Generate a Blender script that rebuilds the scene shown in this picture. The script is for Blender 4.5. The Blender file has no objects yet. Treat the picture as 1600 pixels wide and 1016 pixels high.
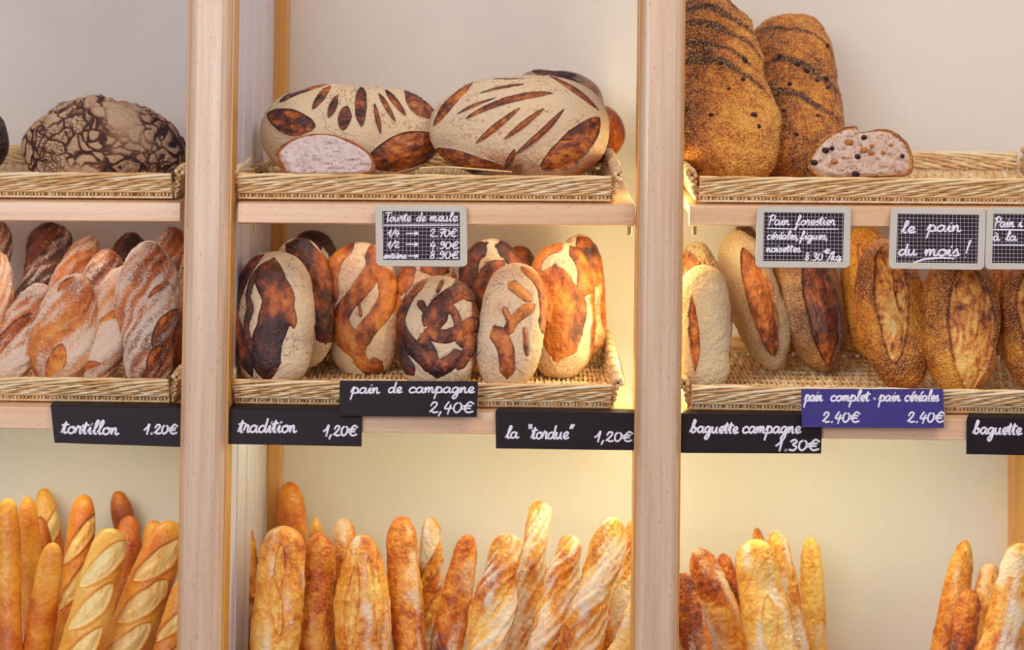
import bpy, math, random
import numpy as np
from mathutils import Vector, Matrix
random.seed(7)
scene = bpy.context.scene
COL = scene.collection
# ------------------------------------------------------------ camera
F = 2800.0                       # focal length in pixels of a 1600 px wide frame
PITCH, ROLL = math.radians(1.5), math.radians(0.75)
CAM = Vector((0, -2.8, -2.8*math.tan(PITCH)))
fw = Vector((0, math.cos(PITCH), math.sin(PITCH)))
r0 = Vector((1, 0, 0)); u0 = Vector((0, -math.sin(PITCH), math.cos(PITCH)))
rt = r0*math.cos(ROLL) + u0*math.sin(ROLL)
up = u0*math.cos(ROLL) - r0*math.sin(ROLL)
cam = bpy.data.cameras.new('camera'); cam.lens = F/1600*36; cam.sensor_width = 36
cam.dof.use_dof = True; cam.dof.focus_distance = 2.83; cam.dof.aperture_fstop = 2.6
co = bpy.data.objects.new('camera', cam); COL.objects.link(co)
m = Matrix.Identity(4)
for i in range(3):
    m[i][0] = rt[i]; m[i][1] = up[i]; m[i][2] = -fw[i]; m[i][3] = CAM[i]
co.matrix_world = m
scene.camera = co
# ------------------------------------------------------------ light and exposure
scene.view_settings.view_transform = 'Standard'
scene.view_settings.look = 'None'
scene.view_settings.exposure = 0.0
scene.view_settings.gamma = 1.0
scene.view_settings.use_curve_mapping = False
w = bpy.data.worlds.new('shop_ambience'); scene.world = w; w.use_nodes = True
w.node_tree.nodes['Background'].inputs[0].default_value = (0.86, 0.82, 1.0, 1)
w.node_tree.nodes['Background'].inputs[1].default_value = 0.42
def area(name, loc, target, size, size_y, power, color):
    l = bpy.data.lights.new(name, 'AREA'); l.shape = 'RECTANGLE'; l.size = size; l.size_y = size_y
    l.energy = power; l.color = color
    o = bpy.data.objects.new(name, l); COL.objects.link(o); o.location = loc
    o.rotation_euler = (Vector(target)-Vector(loc)).to_track_quat('-Z', 'Y').to_euler()
area('shop_window_light', (-1.5, -3.3, 0.75), (0, 0.1, 0), 1.9, 1.2, 54, (0.95, 0.95, 1.0))
area('ceiling_light', (1.1, -1.3, 1.9), (0.1, 0.2, -0.1), 1.2, 0.5, 26, (1.0, 0.92, 0.78))

def P(px, py, y=0.0):
    """world point seen at photo pixel (px,py) on the plane at depth y behind the rack front"""
    d = fw + rt*((px-800)/F) + up*((508-py)/F)
    t = (y - CAM.y)/d.y
    return CAM + d*t

# ------------------------------------------------------------ materials
def newmat(name):
    m = bpy.data.materials.new(name); m.use_nodes = True
    nt = m.node_tree; b = nt.nodes['Principled BSDF']
    return m, nt, b
def N(nt, typ, **kw):
    n = nt.nodes.new(typ)
    for k, v in kw.items():
        if k in n.inputs.keys() if isinstance(k, str) else False: n.inputs[k].default_value = v
        else: setattr(n, k, v)
    return n
def noise(nt, vec, scale, detail=4, rough=0.55):
    n = nt.nodes.new('ShaderNodeTexNoise'); n.inputs['Scale'].default_value = scale
    n.inputs['Detail'].default_value = detail; n.inputs['Roughness'].default_value = rough
    nt.links.new(vec, n.inputs['Vector']); return n.outputs['Fac']
def ramp(nt, fac, stops):
    r = nt.nodes.new('ShaderNodeValToRGB'); e = r.color_ramp.elements
    while len(e) < len(stops): e.new(0.5)
    for i, (p, c) in enumerate(stops):
        e[i].position = p; e[i].color = (*c, 1)
    nt.links.new(fac, r.inputs[0]); return r.outputs[0]
def mth(nt, op, a, b=None, c=None, clamp=False):
    n = nt.nodes.new('ShaderNodeMath'); n.operation = op; n.use_clamp = clamp
    for i, v in enumerate((a, b, c)):
        if v is None: continue
        if isinstance(v, (int, float)): n.inputs[i].default_value = v
        else: nt.links.new(v, n.inputs[i])
    return n.outputs[0]
def mix(nt, fac, a, b):
    n = nt.nodes.new('ShaderNodeMix'); n.data_type = 'RGBA'
    for s, v in ((0, fac), (6, a), (7, b)):
        if isinstance(v, (int, float)): n.inputs[s].default_value = v
        elif isinstance(v, tuple): n.inputs[s].default_value = (*v, 1)
        else: nt.links.new(v, n.inputs[s])
    return n.outputs[2]
def bump(nt, b, height, strength=0.4, dist=0.002):
    n = nt.nodes.new('ShaderNodeBump'); n.inputs['Strength'].default_value = strength
    n.inputs['Distance'].default_value = dist
    nt.links.new(height, n.inputs['Height']); nt.links.new(n.outputs[0], b.inputs['Normal'])
def coords(nt, scale=(1, 1, 1), rand=True):
    tc = nt.nodes.new('ShaderNodeTexCoord')
    mp = nt.nodes.new('ShaderNodeMapping'); mp.inputs['Scale'].default_value = scale
    nt.links.new(tc.outputs['Object'], mp.inputs['Vector'])
    if rand:
        oi = nt.nodes.new('ShaderNodeObjectInfo')
        k = mth(nt, 'MULTIPLY', oi.outputs['Random'], 13.0)
        nt.links.new(k, mp.inputs['Location'])
    return mp.outputs[0]
def srgb(r, g, b):
    f = lambda c: (c/255/12.92 if c/255 <= .04045 else ((c/255+.055)/1.055)**2.4)
    return (f(r), f(g), f(b))

def plain(name, col, rough=0.6, metal=0.0, var=0.06, scale=40):
    m, nt, b = newmat(name)
    v = coords(nt); b.inputs['Specular IOR Level'].default_value = 0.25
    n = noise(nt, v, scale)
    c2 = tuple(max(0, x*(1-var*4)) for x in col)
    nt.links.new(ramp(nt, n, [(0.3, c2), (0.7, col)]), b.inputs['Base Color'])
    b.inputs['Roughness'].default_value = rough; b.inputs['Metallic'].default_value = metal
    return m
def wood(name, c1, c2, vertical=True, rough=0.38, fleck=True):
    m, nt, b = newmat(name)
    s = (60, 60, 2.2) if vertical else (2.2, 40, 60)
    v = coords(nt, s); n = noise(nt, v, 1.0, 5, 0.6)
    base = ramp(nt, n, [(0.3, c1), (0.7, c2)])
    v2 = coords(nt, (420, 420, 90) if vertical else (90, 420, 420)); f = noise(nt, v2, 1.0, 2)
    ff = mth(nt, 'MULTIPLY', mth(nt, 'GREATER_THAN', f, 0.66), 0.45 if fleck else 0.2)
    nt.links.new(mix(nt, ff, base, tuple(x*0.55 for x in c1)), b.inputs['Base Color'])
    b.inputs['Roughness'].default_value = rough
    b.inputs['Coat Weight'].default_value = 0.25; b.inputs['Coat Roughness'].default_value = 0.25
    bump(nt, b, n, 0.08, 0.001)
    return m
M = {}
M['post'] = wood('beech_post', srgb(200, 158, 122), srgb(228, 198, 166))
M['edge'] = wood('beech_edge', srgb(206, 142, 60), srgb(226, 166, 84))
M['shelf'] = wood('beech_shelf', srgb(220, 168, 122), srgb(238, 200, 160), vertical=False)
M['panel'] = plain('white_lacquer', srgb(226, 218, 222), 0.35, var=0.01)
M['wall'] = plain('cream_wall', srgb(230, 219, 204), 0.75, var=0.015, scale=5)
M['metal'] = plain('brass_pin', srgb(226, 200, 140), 0.3, 0.8)
M['black_sign'] = plain('black_sign_plastic', srgb(36, 25, 27), 0.5, var=0.05, scale=300)
M['blue_sign'] = plain('blue_sign_plastic', srgb(72, 62, 132), 0.42, var=0.03)
M['paint'] = plain('white_marker', srgb(240, 234, 240), 0.6, var=0.01)
M['slate_frame'] = plain('grey_slate_frame', srgb(208, 198, 182), 0.55, var=0.02)
M['raisin'] = plain('raisin_skin', srgb(52, 32, 34), 0.4, var=0.08, scale=300)
M['nut'] = plain('roasted_nut', srgb(196, 120, 56), 0.5, var=0.08, scale=300)
def slate_mat():
    m, nt, b = newmat('gridded_slate')
    tc = nt.nodes.new('ShaderNodeTexCoord'); sp = nt.nodes.new('ShaderNodeSeparateXYZ')
    nt.links.new(tc.outputs['Object'], sp.inputs[0])
    ln = []
    for ax in (0, 2):
        fr = mth(nt, 'FRACT', mth(nt, 'MULTIPLY', sp.outputs[ax], 1/0.0061))
        ln.append(mth(nt, 'LESS_THAN', fr, 0.12))
    g = mth(nt, 'MAXIMUM', ln[0], ln[1])
    nt.links.new(mix(nt, g, srgb(38, 27, 33), srgb(168, 156, 162)), b.inputs['Base Color'])
    b.inputs['Roughness'].default_value = 0.6; b.inputs['Specular IOR Level'].default_value = 0.2
    return m
M['slate'] = slate_mat()
def wicker(name, c1, c2, c3):
    m, nt, b = newmat(name)
    v = coords(nt); n = noise(nt, v, 55, 3); n2 = noise(nt, v, 700, 2)
    ng = nt.nodes.new('ShaderNodeAttribute'); ng.attribute_name = 'tone'
    f = mth(nt, 'ADD', mth(nt, 'MULTIPLY', n, 0.5), mth(nt, 'MULTIPLY', ng.outputs['Fac'], 0.5))
    nt.links.new(ramp(nt, f, [(0.2, c1), (0.5, c2), (0.8, c3)]), b.inputs['Base Color'])
    b.inputs['Roughness'].default_value = 0.5
    bump(nt, b, n2, 0.15, 0.001)
    return m
M['wicker'] = wicker('willow_wicker', srgb(206, 152, 88), srgb(236, 200, 142), srgb(246, 228, 190))

def crust(name, crustramp, scoreramp, flourcol, grain=260, grainamt=0.9, seeds=None, bumps=0.5, rough=0.5, mott=1.0, crackle=0):
    """crust colours vary with how deeply each zone baked; flour lies in patches; cuts show their own colour"""
    m, nt, b = newmat(name)
    at = nt.nodes.new('ShaderNodeAttribute'); at.attribute_name = 'crust'
    sp = nt.nodes.new('ShaderNodeSeparateColor'); nt.links.new(at.outputs['Color'], sp.inputs[0])
    R, G, B = sp.outputs
    v = coords(nt)
    n1 = noise(nt, v, 75, 7, 0.7); n2 = noise(nt, v, grain, 4, 0.65); n3 = noise(nt, v, 22, 3)
    bk = mth(nt, 'ADD', B, mth(nt, 'MULTIPLY', mth(nt, 'SUBTRACT', n1, 0.5), 0.9*mott))
    bk = mth(nt, 'ADD', bk, mth(nt, 'MULTIPLY', mth(nt, 'SUBTRACT', n2, 0.5), 0.35))
    cr = ramp(nt, bk, crustramp)
    sk = mth(nt, 'ADD', B, mth(nt, 'MULTIPLY', mth(nt, 'SUBTRACT', n1, 0.5), 1.4*mott))
    sk = mth(nt, 'ADD', sk, mth(nt, 'MULTIPLY', mth(nt, 'SUBTRACT', n2, 0.5), 0.5))
    sc = ramp(nt, sk, scoreramp)
    c = mix(nt, R, cr, sc)
    h = n2
    if seeds:
        vo = nt.nodes.new('ShaderNodeTexVoronoi'); vo.inputs['Scale'].default_value = seeds[0]
        nt.links.new(v, vo.inputs['Vector'])
        dot = mth(nt, 'LESS_THAN', vo.outputs['Distance'], seeds[1])
        inv = mth(nt, 'SUBTRACT', 1.0, mth(nt, 'MULTIPLY', R, seeds[2]))
        dot = mth(nt, 'MULTIPLY', dot, inv)
        sepc = nt.nodes.new('ShaderNodeSeparateColor'); nt.links.new(vo.outputs['Color'], sepc.inputs[0])
        scol = ramp(nt, sepc.outputs[0], seeds[3])
        c = mix(nt, mth(nt, 'MULTIPLY', dot, 0.75), c, scol)
        h = mth(nt, 'ADD', mth(nt, 'MULTIPLY', n2, 0.4), mth(nt, 'MULTIPLY', mth(nt, 'SUBTRACT', 0.6, vo.outputs['Distance']), inv))
    fl = mth(nt, 'ADD', G, mth(nt, 'MULTIPLY', mth(nt, 'SUBTRACT', n2, 0.5), grainamt*1.6))
    fl = mth(nt, 'ADD', fl, mth(nt, 'MULTIPLY', mth(nt, 'SUBTRACT', n3, 0.5), 0.5))
    mr = nt.nodes.new('ShaderNodeMapRange'); mr.inputs[1].default_value = 0.35; mr.inputs[2].default_value = 0.75
    nt.links.new(fl, mr.inputs[0])
    fl = mth(nt, 'MULTIPLY', mr.outputs[0], 0.92)
    if crackle:
        vw = nt.nodes.new('ShaderNodeTexVoronoi'); vw.feature = 'DISTANCE_TO_EDGE'; vw.inputs['Scale'].default_value = crackle
        nn = nt.nodes.new('ShaderNodeTexNoise'); nn.inputs['Scale'].default_value = 45; nt.links.new(v, nn.inputs['Vector'])
        va = nt.nodes.new('ShaderNodeVectorMath'); va.operation = 'MULTIPLY_ADD'; va.inputs[1].default_value = (.03, .03, .03)
        nt.links.new(nn.outputs['Color'], va.inputs[0]); nt.links.new(v, va.inputs[2]); nt.links.new(va.outputs[0], vw.inputs['Vector'])
        cl = mth(nt, 'MULTIPLY', mth(nt, 'LESS_THAN', vw.outputs['Distance'], 0.035), mth(nt, 'GREATER_THAN', n3, 0.52))
        fl = mth(nt, 'MULTIPLY', fl, mth(nt, 'SUBTRACT', 1.0, mth(nt, 'MULTIPLY', cl, 0.55)))
    c = mix(nt, fl, c, flourcol)
    nt.links.new(c, b.inputs['Base Color'])
    rr = mth(nt, 'ADD', rough-0.1, mth(nt, 'MULTIPLY', fl, 0.35))
    nt.links.new(rr, b.inputs['Roughness'])
    b.inputs['Subsurface Weight'].default_value = 0.0
    bump(nt, b, h, bumps, 0.0022)
    return m
brownramp = [(0.15, srgb(214, 128, 52)), (0.45, srgb(158, 78, 32)), (0.7, srgb(104, 48, 28)), (0.95, srgb(54, 28, 26))]
M['campagne'] = crust('country_crust', [(0.1, srgb(226, 140, 60)), (0.38, srgb(184, 94, 36)), (0.62, srgb(116, 54, 28)), (0.88, srgb(52, 27, 26))],
                      brownramp, srgb(232, 204, 164), grain=380, grainamt=0.62, bumps=.65, crackle=75, mott=1.25, rough=0.42)
M['rustic'] = crust('rustic_twist_crust', [(0.1, srgb(244, 158, 70)), (0.45, srgb(214, 116, 46)), (0.7, srgb(142, 74, 42)), (0.95, srgb(72, 42, 38))],
                    [(0.2, srgb(240, 158, 66)), (0.6, srgb(206, 108, 40)), (0.95, srgb(120, 60, 34))], srgb(234, 212, 188), grain=420, grainamt=1.5, bumps=.9)
M['golden'] = crust('golden_crust', [(0.05, srgb(252, 206, 106)), (0.38, srgb(242, 162, 48)), (0.62, srgb(214, 112, 24)), (0.9, srgb(146, 62, 20))],
                    [(0.1, srgb(252, 224, 150)), (0.5, srgb(250, 206, 116)), (0.95, srgb(230, 150, 54))], srgb(244, 216, 160), grain=200, grainamt=0.3, bumps=0.22, mott=0.55)
M['floured'] = crust('floured_baguette_crust', [(0.05, srgb(250, 200, 98)), (0.38, srgb(238, 154, 46)), (0.62, srgb(204, 100, 26)), (0.88, srgb(124, 56, 26))],
                     [(0.1, srgb(250, 206, 110)), (0.5, srgb(240, 166, 60)), (0.95, srgb(200, 110, 36))], srgb(238, 218, 188), grain=300, grainamt=0.8, bumps=0.55, mott=1.5)
M['seeded'] = crust('seeded_crust', [(0.05, srgb(246, 182, 60)), (0.42, srgb(224, 136, 36)), (0.66, srgb(150, 74, 30)), (0.9, srgb(66, 34, 28))],
                    [(0.1, srgb(252, 218, 124)), (0.48, srgb(236, 160, 62)), (0.75, srgb(190, 98, 38)), (0.98, srgb(96, 48, 30))], srgb(228, 204, 152), grain=420, grainamt=0.8,
                    seeds=(360, 0.42, 0.85, [(0.2, srgb(110, 62, 36)), (0.5, srgb(226, 170, 78)), (0.85, srgb(250, 216, 130))]), bumps=0.8)
M['complet'] = crust('wholemeal_crust', [(0.05, srgb(206, 160, 88)), (0.4, srgb(168, 112, 58)), (0.65, srgb(118, 68, 40)), (0.9, srgb(66, 38, 34))],
                     [(0.1, srgb(222, 132, 50)), (0.45, srgb(162, 82, 36)), (0.8, srgb(92, 48, 34))], srgb(222, 200, 158), grain=520, grainamt=1.0,
                     seeds=(420, 0.33, 0.9, [(0.2, srgb(96, 58, 40)), (0.8, srgb(220, 180, 110))]), bumps=0.6)
M['forest'] = crust('forest_loaf_crust', [(0.05, srgb(238, 168, 66)), (0.36, srgb(206, 118, 40)), (0.6, srgb(138, 68, 30)), (0.85, srgb(56, 28, 26))],
                    [(0.1, srgb(96, 50, 30)), (0.8, srgb(50, 28, 28))], srgb(228, 196, 150), grain=300, grainamt=0.4, mott=1.6,
                    seeds=(380, 0.45, 0.3, [(0.15, srgb(90, 46, 28)), (0.45, srgb(206, 128, 44)), (0.85, srgb(248, 196, 96))]), bumps=1.0)
M['cracked'] = crust('cracked_crust', [(0.05, srgb(206, 158, 112)), (0.4, srgb(160, 104, 68)), (0.7, srgb(96, 56, 42)), (0.95, srgb(46, 30, 30))],
                     [(0.1, srgb(92, 54, 40)), (0.8, srgb(40, 26, 28))], srgb(214, 176, 138), grain=480, grainamt=0.55, bumps=0.9)
def crumbmat(name, c1, c2, c3):
    m, nt, b = newmat(name)
    v = coords(nt); n = noise(nt, v, 90, 4)
    vo = nt.nodes.new('ShaderNodeTexVoronoi'); vo.inputs['Scale'].default_value = 190; nt.links.new(v, vo.inputs['Vector'])
    n5 = noise(nt, v, 130, 2)
    hole = mth(nt, 'LESS_THAN', mth(nt, 'ADD', vo.outputs['Distance'], mth(nt, 'MULTIPLY', n5, 0.5)), 0.42)
    c = mix(nt, hole, ramp(nt, n, [(0.3, c2), (0.7, c1)]), c3)
    nt.links.new(c, b.inputs['Base Color']); b.inputs['Roughness'].default_value = 0.8
    h = mth(nt, 'SUBTRACT', n, mth(nt, 'MULTIPLY', hole, 0.6))
    bump(nt, b, h, 0.7, 0.002)
    return m
M['crumb'] = crumbmat('grey_crumb', srgb(226, 206, 200), srgb(204, 178, 166), srgb(150, 110, 92))
M['crumb_seed'] = crumbmat('seedy_crumb', srgb(224, 196, 176), srgb(200, 160, 134), srgb(110, 70, 56))

# ------------------------------------------------------------ helpers
def link_mesh(name, verts, faces, mat, parent=None, loc=(0, 0, 0), smooth=True, bevel=0):
    me = bpy.data.meshes.new(name)
    loc = Vector(loc)
    me.from_pydata([tuple(Vector(v)-loc) for v in verts] if loc.length > 0 else [tuple(v) for v in verts], [], faces)
    if mat: me.materials.append(mat)
    o = bpy.data.objects.new(name, me); COL.objects.link(o)
    o.location = loc
    if parent: o.parent = parent; 
    if smooth:
        me.polygons.foreach_set('use_smooth', [True]*len(me.polygons))
    if bevel:
        bv = o.modifiers.new('bevel', 'BEVEL'); bv.width = bevel; bv.segments = 3; bv.limit_method = 'ANGLE'
        if smooth: bv.harden_normals = True
    me.update()
    return o
def tag(o, label=None, cat=None, group=None, kind=None):
    if label: o['label'] = label
    if cat: o['category'] = cat
    if group: o['group'] = group
    if kind: o['kind'] = kind
    return o
def empty(name, loc, rot=(0, 0, 0)):
    o = bpy.data.objects.new(name, None); COL.objects.link(o); o.location = loc; o.rotation_euler = rot
    o.empty_display_size = 0.02
    return o
def box(x0, x1, y0, y1, z0, z1):
    v = [(x, y, z) for z in (z0, z1) for y in (y0, y1) for x in (x0, x1)]
    f = [(0, 2, 3, 1), (4, 5, 7, 6), (0, 1, 5, 4), (2, 6, 7, 3), (0, 4, 6, 2), (1, 3, 7, 5)]
    return v, f
def join(parts):
    V, Fc = [], []
    for v, f in parts:
        n = len(V); V += list(v); Fc += [tuple(i+n for i in q) for q in f]
    return V, Fc
def prism_x(prof, x0, x1):
    """extrude a (y,z) outline along x"""
    n = len(prof)
    v = [(x0, y, z) for y, z in prof] + [(x1, y, z) for y, z in prof]
    f = [tuple(range(n)), tuple(range(2*n-1, n-1, -1))] + [(i, i+n, (i+1) % n+n, (i+1) % n) for i in range(n)]
    return v, f
def prism_y(outline, y0, y1):
    n = len(outline)
    v = [(x, y0, z) for x, z in outline] + [(x, y1, z) for x, z in outline]
    f = [tuple(range(n)), tuple(range(2*n-1, n-1, -1))] + [(i, i+n, (i+1) % n+n, (i+1) % n) for i in range(n)]
    return v, f
def tube(pts, r, k=6, flat=None, caps=True):
    """sweep a k-gon along pts (numpy Nx3)"""
    pts = np.asarray(pts, float); n = len(pts)
    t = np.gradient(pts, axis=0); t /= (np.linalg.norm(t, axis=1, keepdims=True)+1e-12)
    ref = np.array([0, 0, 1.0]) if abs(t[:, 2]).mean() < 0.8 else np.array([0, 1.0, 0])
    if flat is not None: ref = np.array(flat, float)
    a = np.cross(t, ref); a /= (np.linalg.norm(a, axis=1, keepdims=True)+1e-12)
    b = np.cross(a, t)
    th = np.arange(k)*2*math.pi/k
    rr = np.broadcast_to(np.asarray(r, float), (n,)) if np.ndim(r) <= 1 else r
    V = (pts[:, None, :] + rr[:, None, None]*(np.cos(th)[None, :, None]*a[:, None, :] + np.sin(th)[None, :, None]*b[:, None, :])).reshape(-1, 3)
    idx = np.arange((n-1)*k); i = idx//k; j = idx % k; j2 = (j+1) % k
    Fc = np.stack([i*k+j, i*k+j2, (i+1)*k+j2, (i+1)*k+j], 1)
    Fc = [tuple(q) for q in Fc.tolist()]
    if caps: Fc += [tuple(range(k-1, -1, -1)), tuple(range((n-1)*k, n*k))]
    return V.tolist(), Fc

# value noise -------------------------------------------------
def _h(ix, iy, iz, s):
    h = (ix.astype(np.uint32)*np.uint32(374761393) + iy.astype(np.uint32)*np.uint32(668265263) + iz.astype(np.uint32)*np.uint32(2246822519) + np.uint32(s*3266489917 & 0xffffffff))
    h = (h ^ (h >> np.uint32(13)))*np.uint32(1274126177)
    h = h ^ (h >> np.uint32(16))
    return h.astype(np.float64)/4294967295.0
def vn(p, s=0):
    f = np.floor(p); i = f.astype(np.int64); u = p-f; u = u*u*(3-2*u)
    out = 0
    for dx in (0, 1):
        for dy in (0, 1):
            for dz in (0, 1):
                wgt = (u[:, 0] if dx else 1-u[:, 0])*(u[:, 1] if dy else 1-u[:, 1])*(u[:, 2] if dz else 1-u[:, 2])
                out = out + wgt*_h(i[:, 0]+dx+1000, i[:, 1]+dy+1000, i[:, 2]+dz+1000, s)
    return out*2-1
def fbm(p, s=0, o=4):
    a, t, r = 1.0, 0, 0
    for k in range(o):
        r = r + a*vn(p*(2**k), s+k*17); t += a; a *= 0.5
    return r/t
def worley(p, s=0):
    f = np.floor(p).astype(np.int64); d1 = np.full(len(p), 9.0); d2 = d1.copy()
    for dx in (-1, 0, 1):
        for dy in (-1, 0, 1):
            for dz in (-1, 0, 1):
                c = f+np.array([dx, dy, dz])
                q = np.stack([_h(c[:, 0]+1000, c[:, 1]+1000, c[:, 2]+1000, s+k) for k in (1, 2, 3)], 1)+c
                d = np.linalg.norm(q-p, axis=1)
                m_ = d < d1
                d2 = np.where(m_, d1, np.minimum(d2, d)); d1 = np.where(m_, d, d1)
    return d1, d2
def sst(a, b, x):
    t = np.clip((x-a)/(b-a), 0, 1); return t*t*(3-2*t)

# ------------------------------------------------------------ rack geometry numbers
SLOPE = math.atan(0.235)          # the trays tip towards the customer
WALL_Y = 0.46
TILT = {'top': 0.0065, 'mid': 0.0, 'low': 0.0}
LEVEL = {'top': P(800, 320).z, 'mid': P(800, 646).z, 'low': -0.86}

# ------------------------------------------------------------ loaf builder
def loaf(name, label, cat, base, top, w, mat, depth=None, thick=0.8, prof=None, ee=1.0, nt=150, nth=96,
         cuts=(), plates=(), bands=(), flour=0.0, bake=0.45, rough=1.0, twist=0, bend=0, seed=0, level=None, group=None,
         cutdepth=0.003, crack=0, flourgrad=0, cutflour=0.0, soft=2.0, lump=1.0, platebulge=0.0, bakevar=0, rim=0, flouru=0, bakeshade_u=0, bakeshade_v=0, patch=0, edgebake=.35):
    """base/top = (px, py, depth) ends of the loaf; cuts and plates are lens-shaped zones measured on the photo
    and turned into the loaf's own length/width coordinates"""
    A = P(*base); B = P(*top)
    ax = B-A; L = ax.length; a = ax/L
    f = Vector((0, -1, 0)); f = (f - a*f.dot(a)).normalized()
    r = a.cross(f)
    dm = (base[2]+top[2])/2
    W = w/1000*(2.8+dm)/2.8
    lin = np.linspace(0, 1, nt); t = 0.5*(0.5-0.5*np.cos(lin*math.pi))+0.5*lin
    t = 0.5*t+0.5*(0.5-0.5*np.cos(lin*math.pi)) if L < .32 else t
    t[0] = 0.0004; t[-1] = 0.9996
    th = np.linspace(0, 2*math.pi, nth, endpoint=False); th = th-0.5*np.sin(th)
    T, TH = np.meshgrid(t, th, indexing='ij'); T = T.ravel(); TH = TH.ravel()
    if prof is None: prof = (2.6, 2.0)
    if len(prof) == 2:
        R = (1-np.abs(2*T-1)**prof[0])**(1/prof[1])
    else:
        k = np.array(prof[2:]); xs = np.linspace(0, 1, len(k))
        R = (1-np.abs(2*T-1)**prof[0])**(1/prof[1])
        # smooth interpolation of width factors
        kk = np.interp(T, xs, k); kk = sum(np.interp(np.clip(T+d, 0, 1), xs, k) for d in (-.06, -.03, 0, .03, .06))/5
        R = R*kk
    s, c = np.sin(TH), np.cos(TH)
    s = np.sign(s)*np.abs(s)**ee; c = np.sign(c)*np.abs(c)**ee
    hw = W/2
    off = bend/1000*np.sin(math.pi*T)
    Q = np.stack([hw*R*s, hw*thick*R*c, T*L], 1)      # local: x right, y front, z along
    q = Q + np.array([seed*3.17, seed*1.3, seed*0.7])
    u = Q[:, 0]; v = Q[:, 2]; front = sst(-0.25, 0.25, np.cos(TH))
    disp = lump*(0.0045*(W/0.1)*vn(q*22, seed) + 0.0018*fbm(q*60, seed+3, 3)) + rough*0.0007*fbm(q*240, seed+5, 2)
    env = np.clip(R*2.2, 0, 1)
    score = np.zeros(len(T)); edge = np.zeros(len(T)); fl = np.full(len(T), flour) + 0.18*vn(q*28, seed+9)
    bk = np.full(len(T), bake) + 0.22*vn(q*16, seed+11) + 0.12*vn(q*45, seed+12) + bakevar*(vn(q*24, seed+51)+.6*vn(q*60, seed+52)) + bakeshade_u*Q[:, 0]/hw + bakeshade_v*(T-.5)  # the last two gradients also carry painted shade on the tallest loaf
    fl = fl - flouru*sst(0.2, 0.95, Q[:, 0]/hw)
    if rim: fl = fl - rim*sst(.72, .95, np.abs(Q[:, 0])/hw+.12*vn(q*30, seed+71))
    if patch: fl = fl + patch*vn(q*np.array([60, 60, 15]), seed+15)+0.5*patch*vn(q*np.array([110, 110, 45]), seed+16)
    if twist:
        ph = TH*2 - T*L*twist + seed
        rd = np.sin(ph) + 0.35*vn(q*35, seed)
        disp += 0.0062*(W/0.09)*rd
        groove = sst(-0.35, -0.95, np.sin(ph)+0.25*vn(q*40, seed+2))
        fl = fl + 0.22*np.sin(ph+0.9) + 0.25*vn(np.stack([ph*2.2, T*L*30, TH*0+seed], 1), seed+6)
        score = np.maximum(score, groove*0.9); bk += 0.15*groove + .15*vn(q*50, seed+7)
        st = np.sin(ph*5+2.5*vn(q*30, seed+4)); disp += 0.0008*st; fl += 0.16*st
    # pixel -> loaf coordinates
    apx = np.array(base[:2], float); bpx = np.array(top[:2], float); d = bpx-apx; Lp = np.linalg.norm(d); d /= Lp
    rp = np.array([-d[1], d[0]])
    def loc(x, y):
        e = np.array([x, y])-apx
        return (e@rp)/(w/2)*hw, (e@d)/Lp*L
    wob = 0.0022*vn(q*70, seed+21)+0.0035*vn(q*26, seed+22)
    mm = L/Lp
    # burst bands: ropey brown crust that swelled between the floured lozenges
    bb = np.full(len(T), -1.0); bdom = np.zeros(len(T))
    for h, pts in bands:
        pl = crs(pts, 5); lp = np.array([loc(*p_) for p_ in pl]); seg = np.linalg.norm(np.diff(lp, axis=0), axis=1); cum = np.concatenate([[0], np.cumsum(seg)]); tot = cum[-1]
        best = np.full(len(T), 9.0); sb = np.zeros(len(T))
        for k_ in range(len(lp)-1):
            e_ = (lp[k_+1]-lp[k_])/(seg[k_]+1e-9); ss = np.clip((u-lp[k_, 0])*e_[0]+(v-lp[k_, 1])*e_[1], 0, seg[k_])
            dd_ = np.hypot(u-lp[k_, 0]-e_[0]*ss, v-lp[k_, 1]-e_[1]*ss); m_ = dd_ < best
            best = np.where(m_, dd_, best); sb = np.where(m_, (cum[k_]+ss)/tot, sb)
        hh = h*mm*np.clip(8*np.minimum(sb, 1-sb), 0.04, 1)**.55
        dd_ = hh-best+wob*.55; bb = np.maximum(bb, dd_); bdom = np.maximum(bdom, np.clip(dd_/(h*mm), 0, 1))
    if len(bands):
        msk = sst(-0.0004, 0.0008, bb)*front
        rope = fbm(q*np.array([120, 120, 60]), seed+61, 3)
        disp += msk*(-0.0012+0.0042*np.sqrt(bdom)+0.0014*rope); fl = fl*(1-msk)-0.25*msk; bk = bk*(1-msk)+msk*(bk+.28*rope-.10*bdom)
        score = np.maximum(score*(1-msk), 0); ed = np.exp(-((bb+.0003)/.0011)**2)*front; disp -= ed*.0014; edge = np.maximum(edge, ed)
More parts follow.
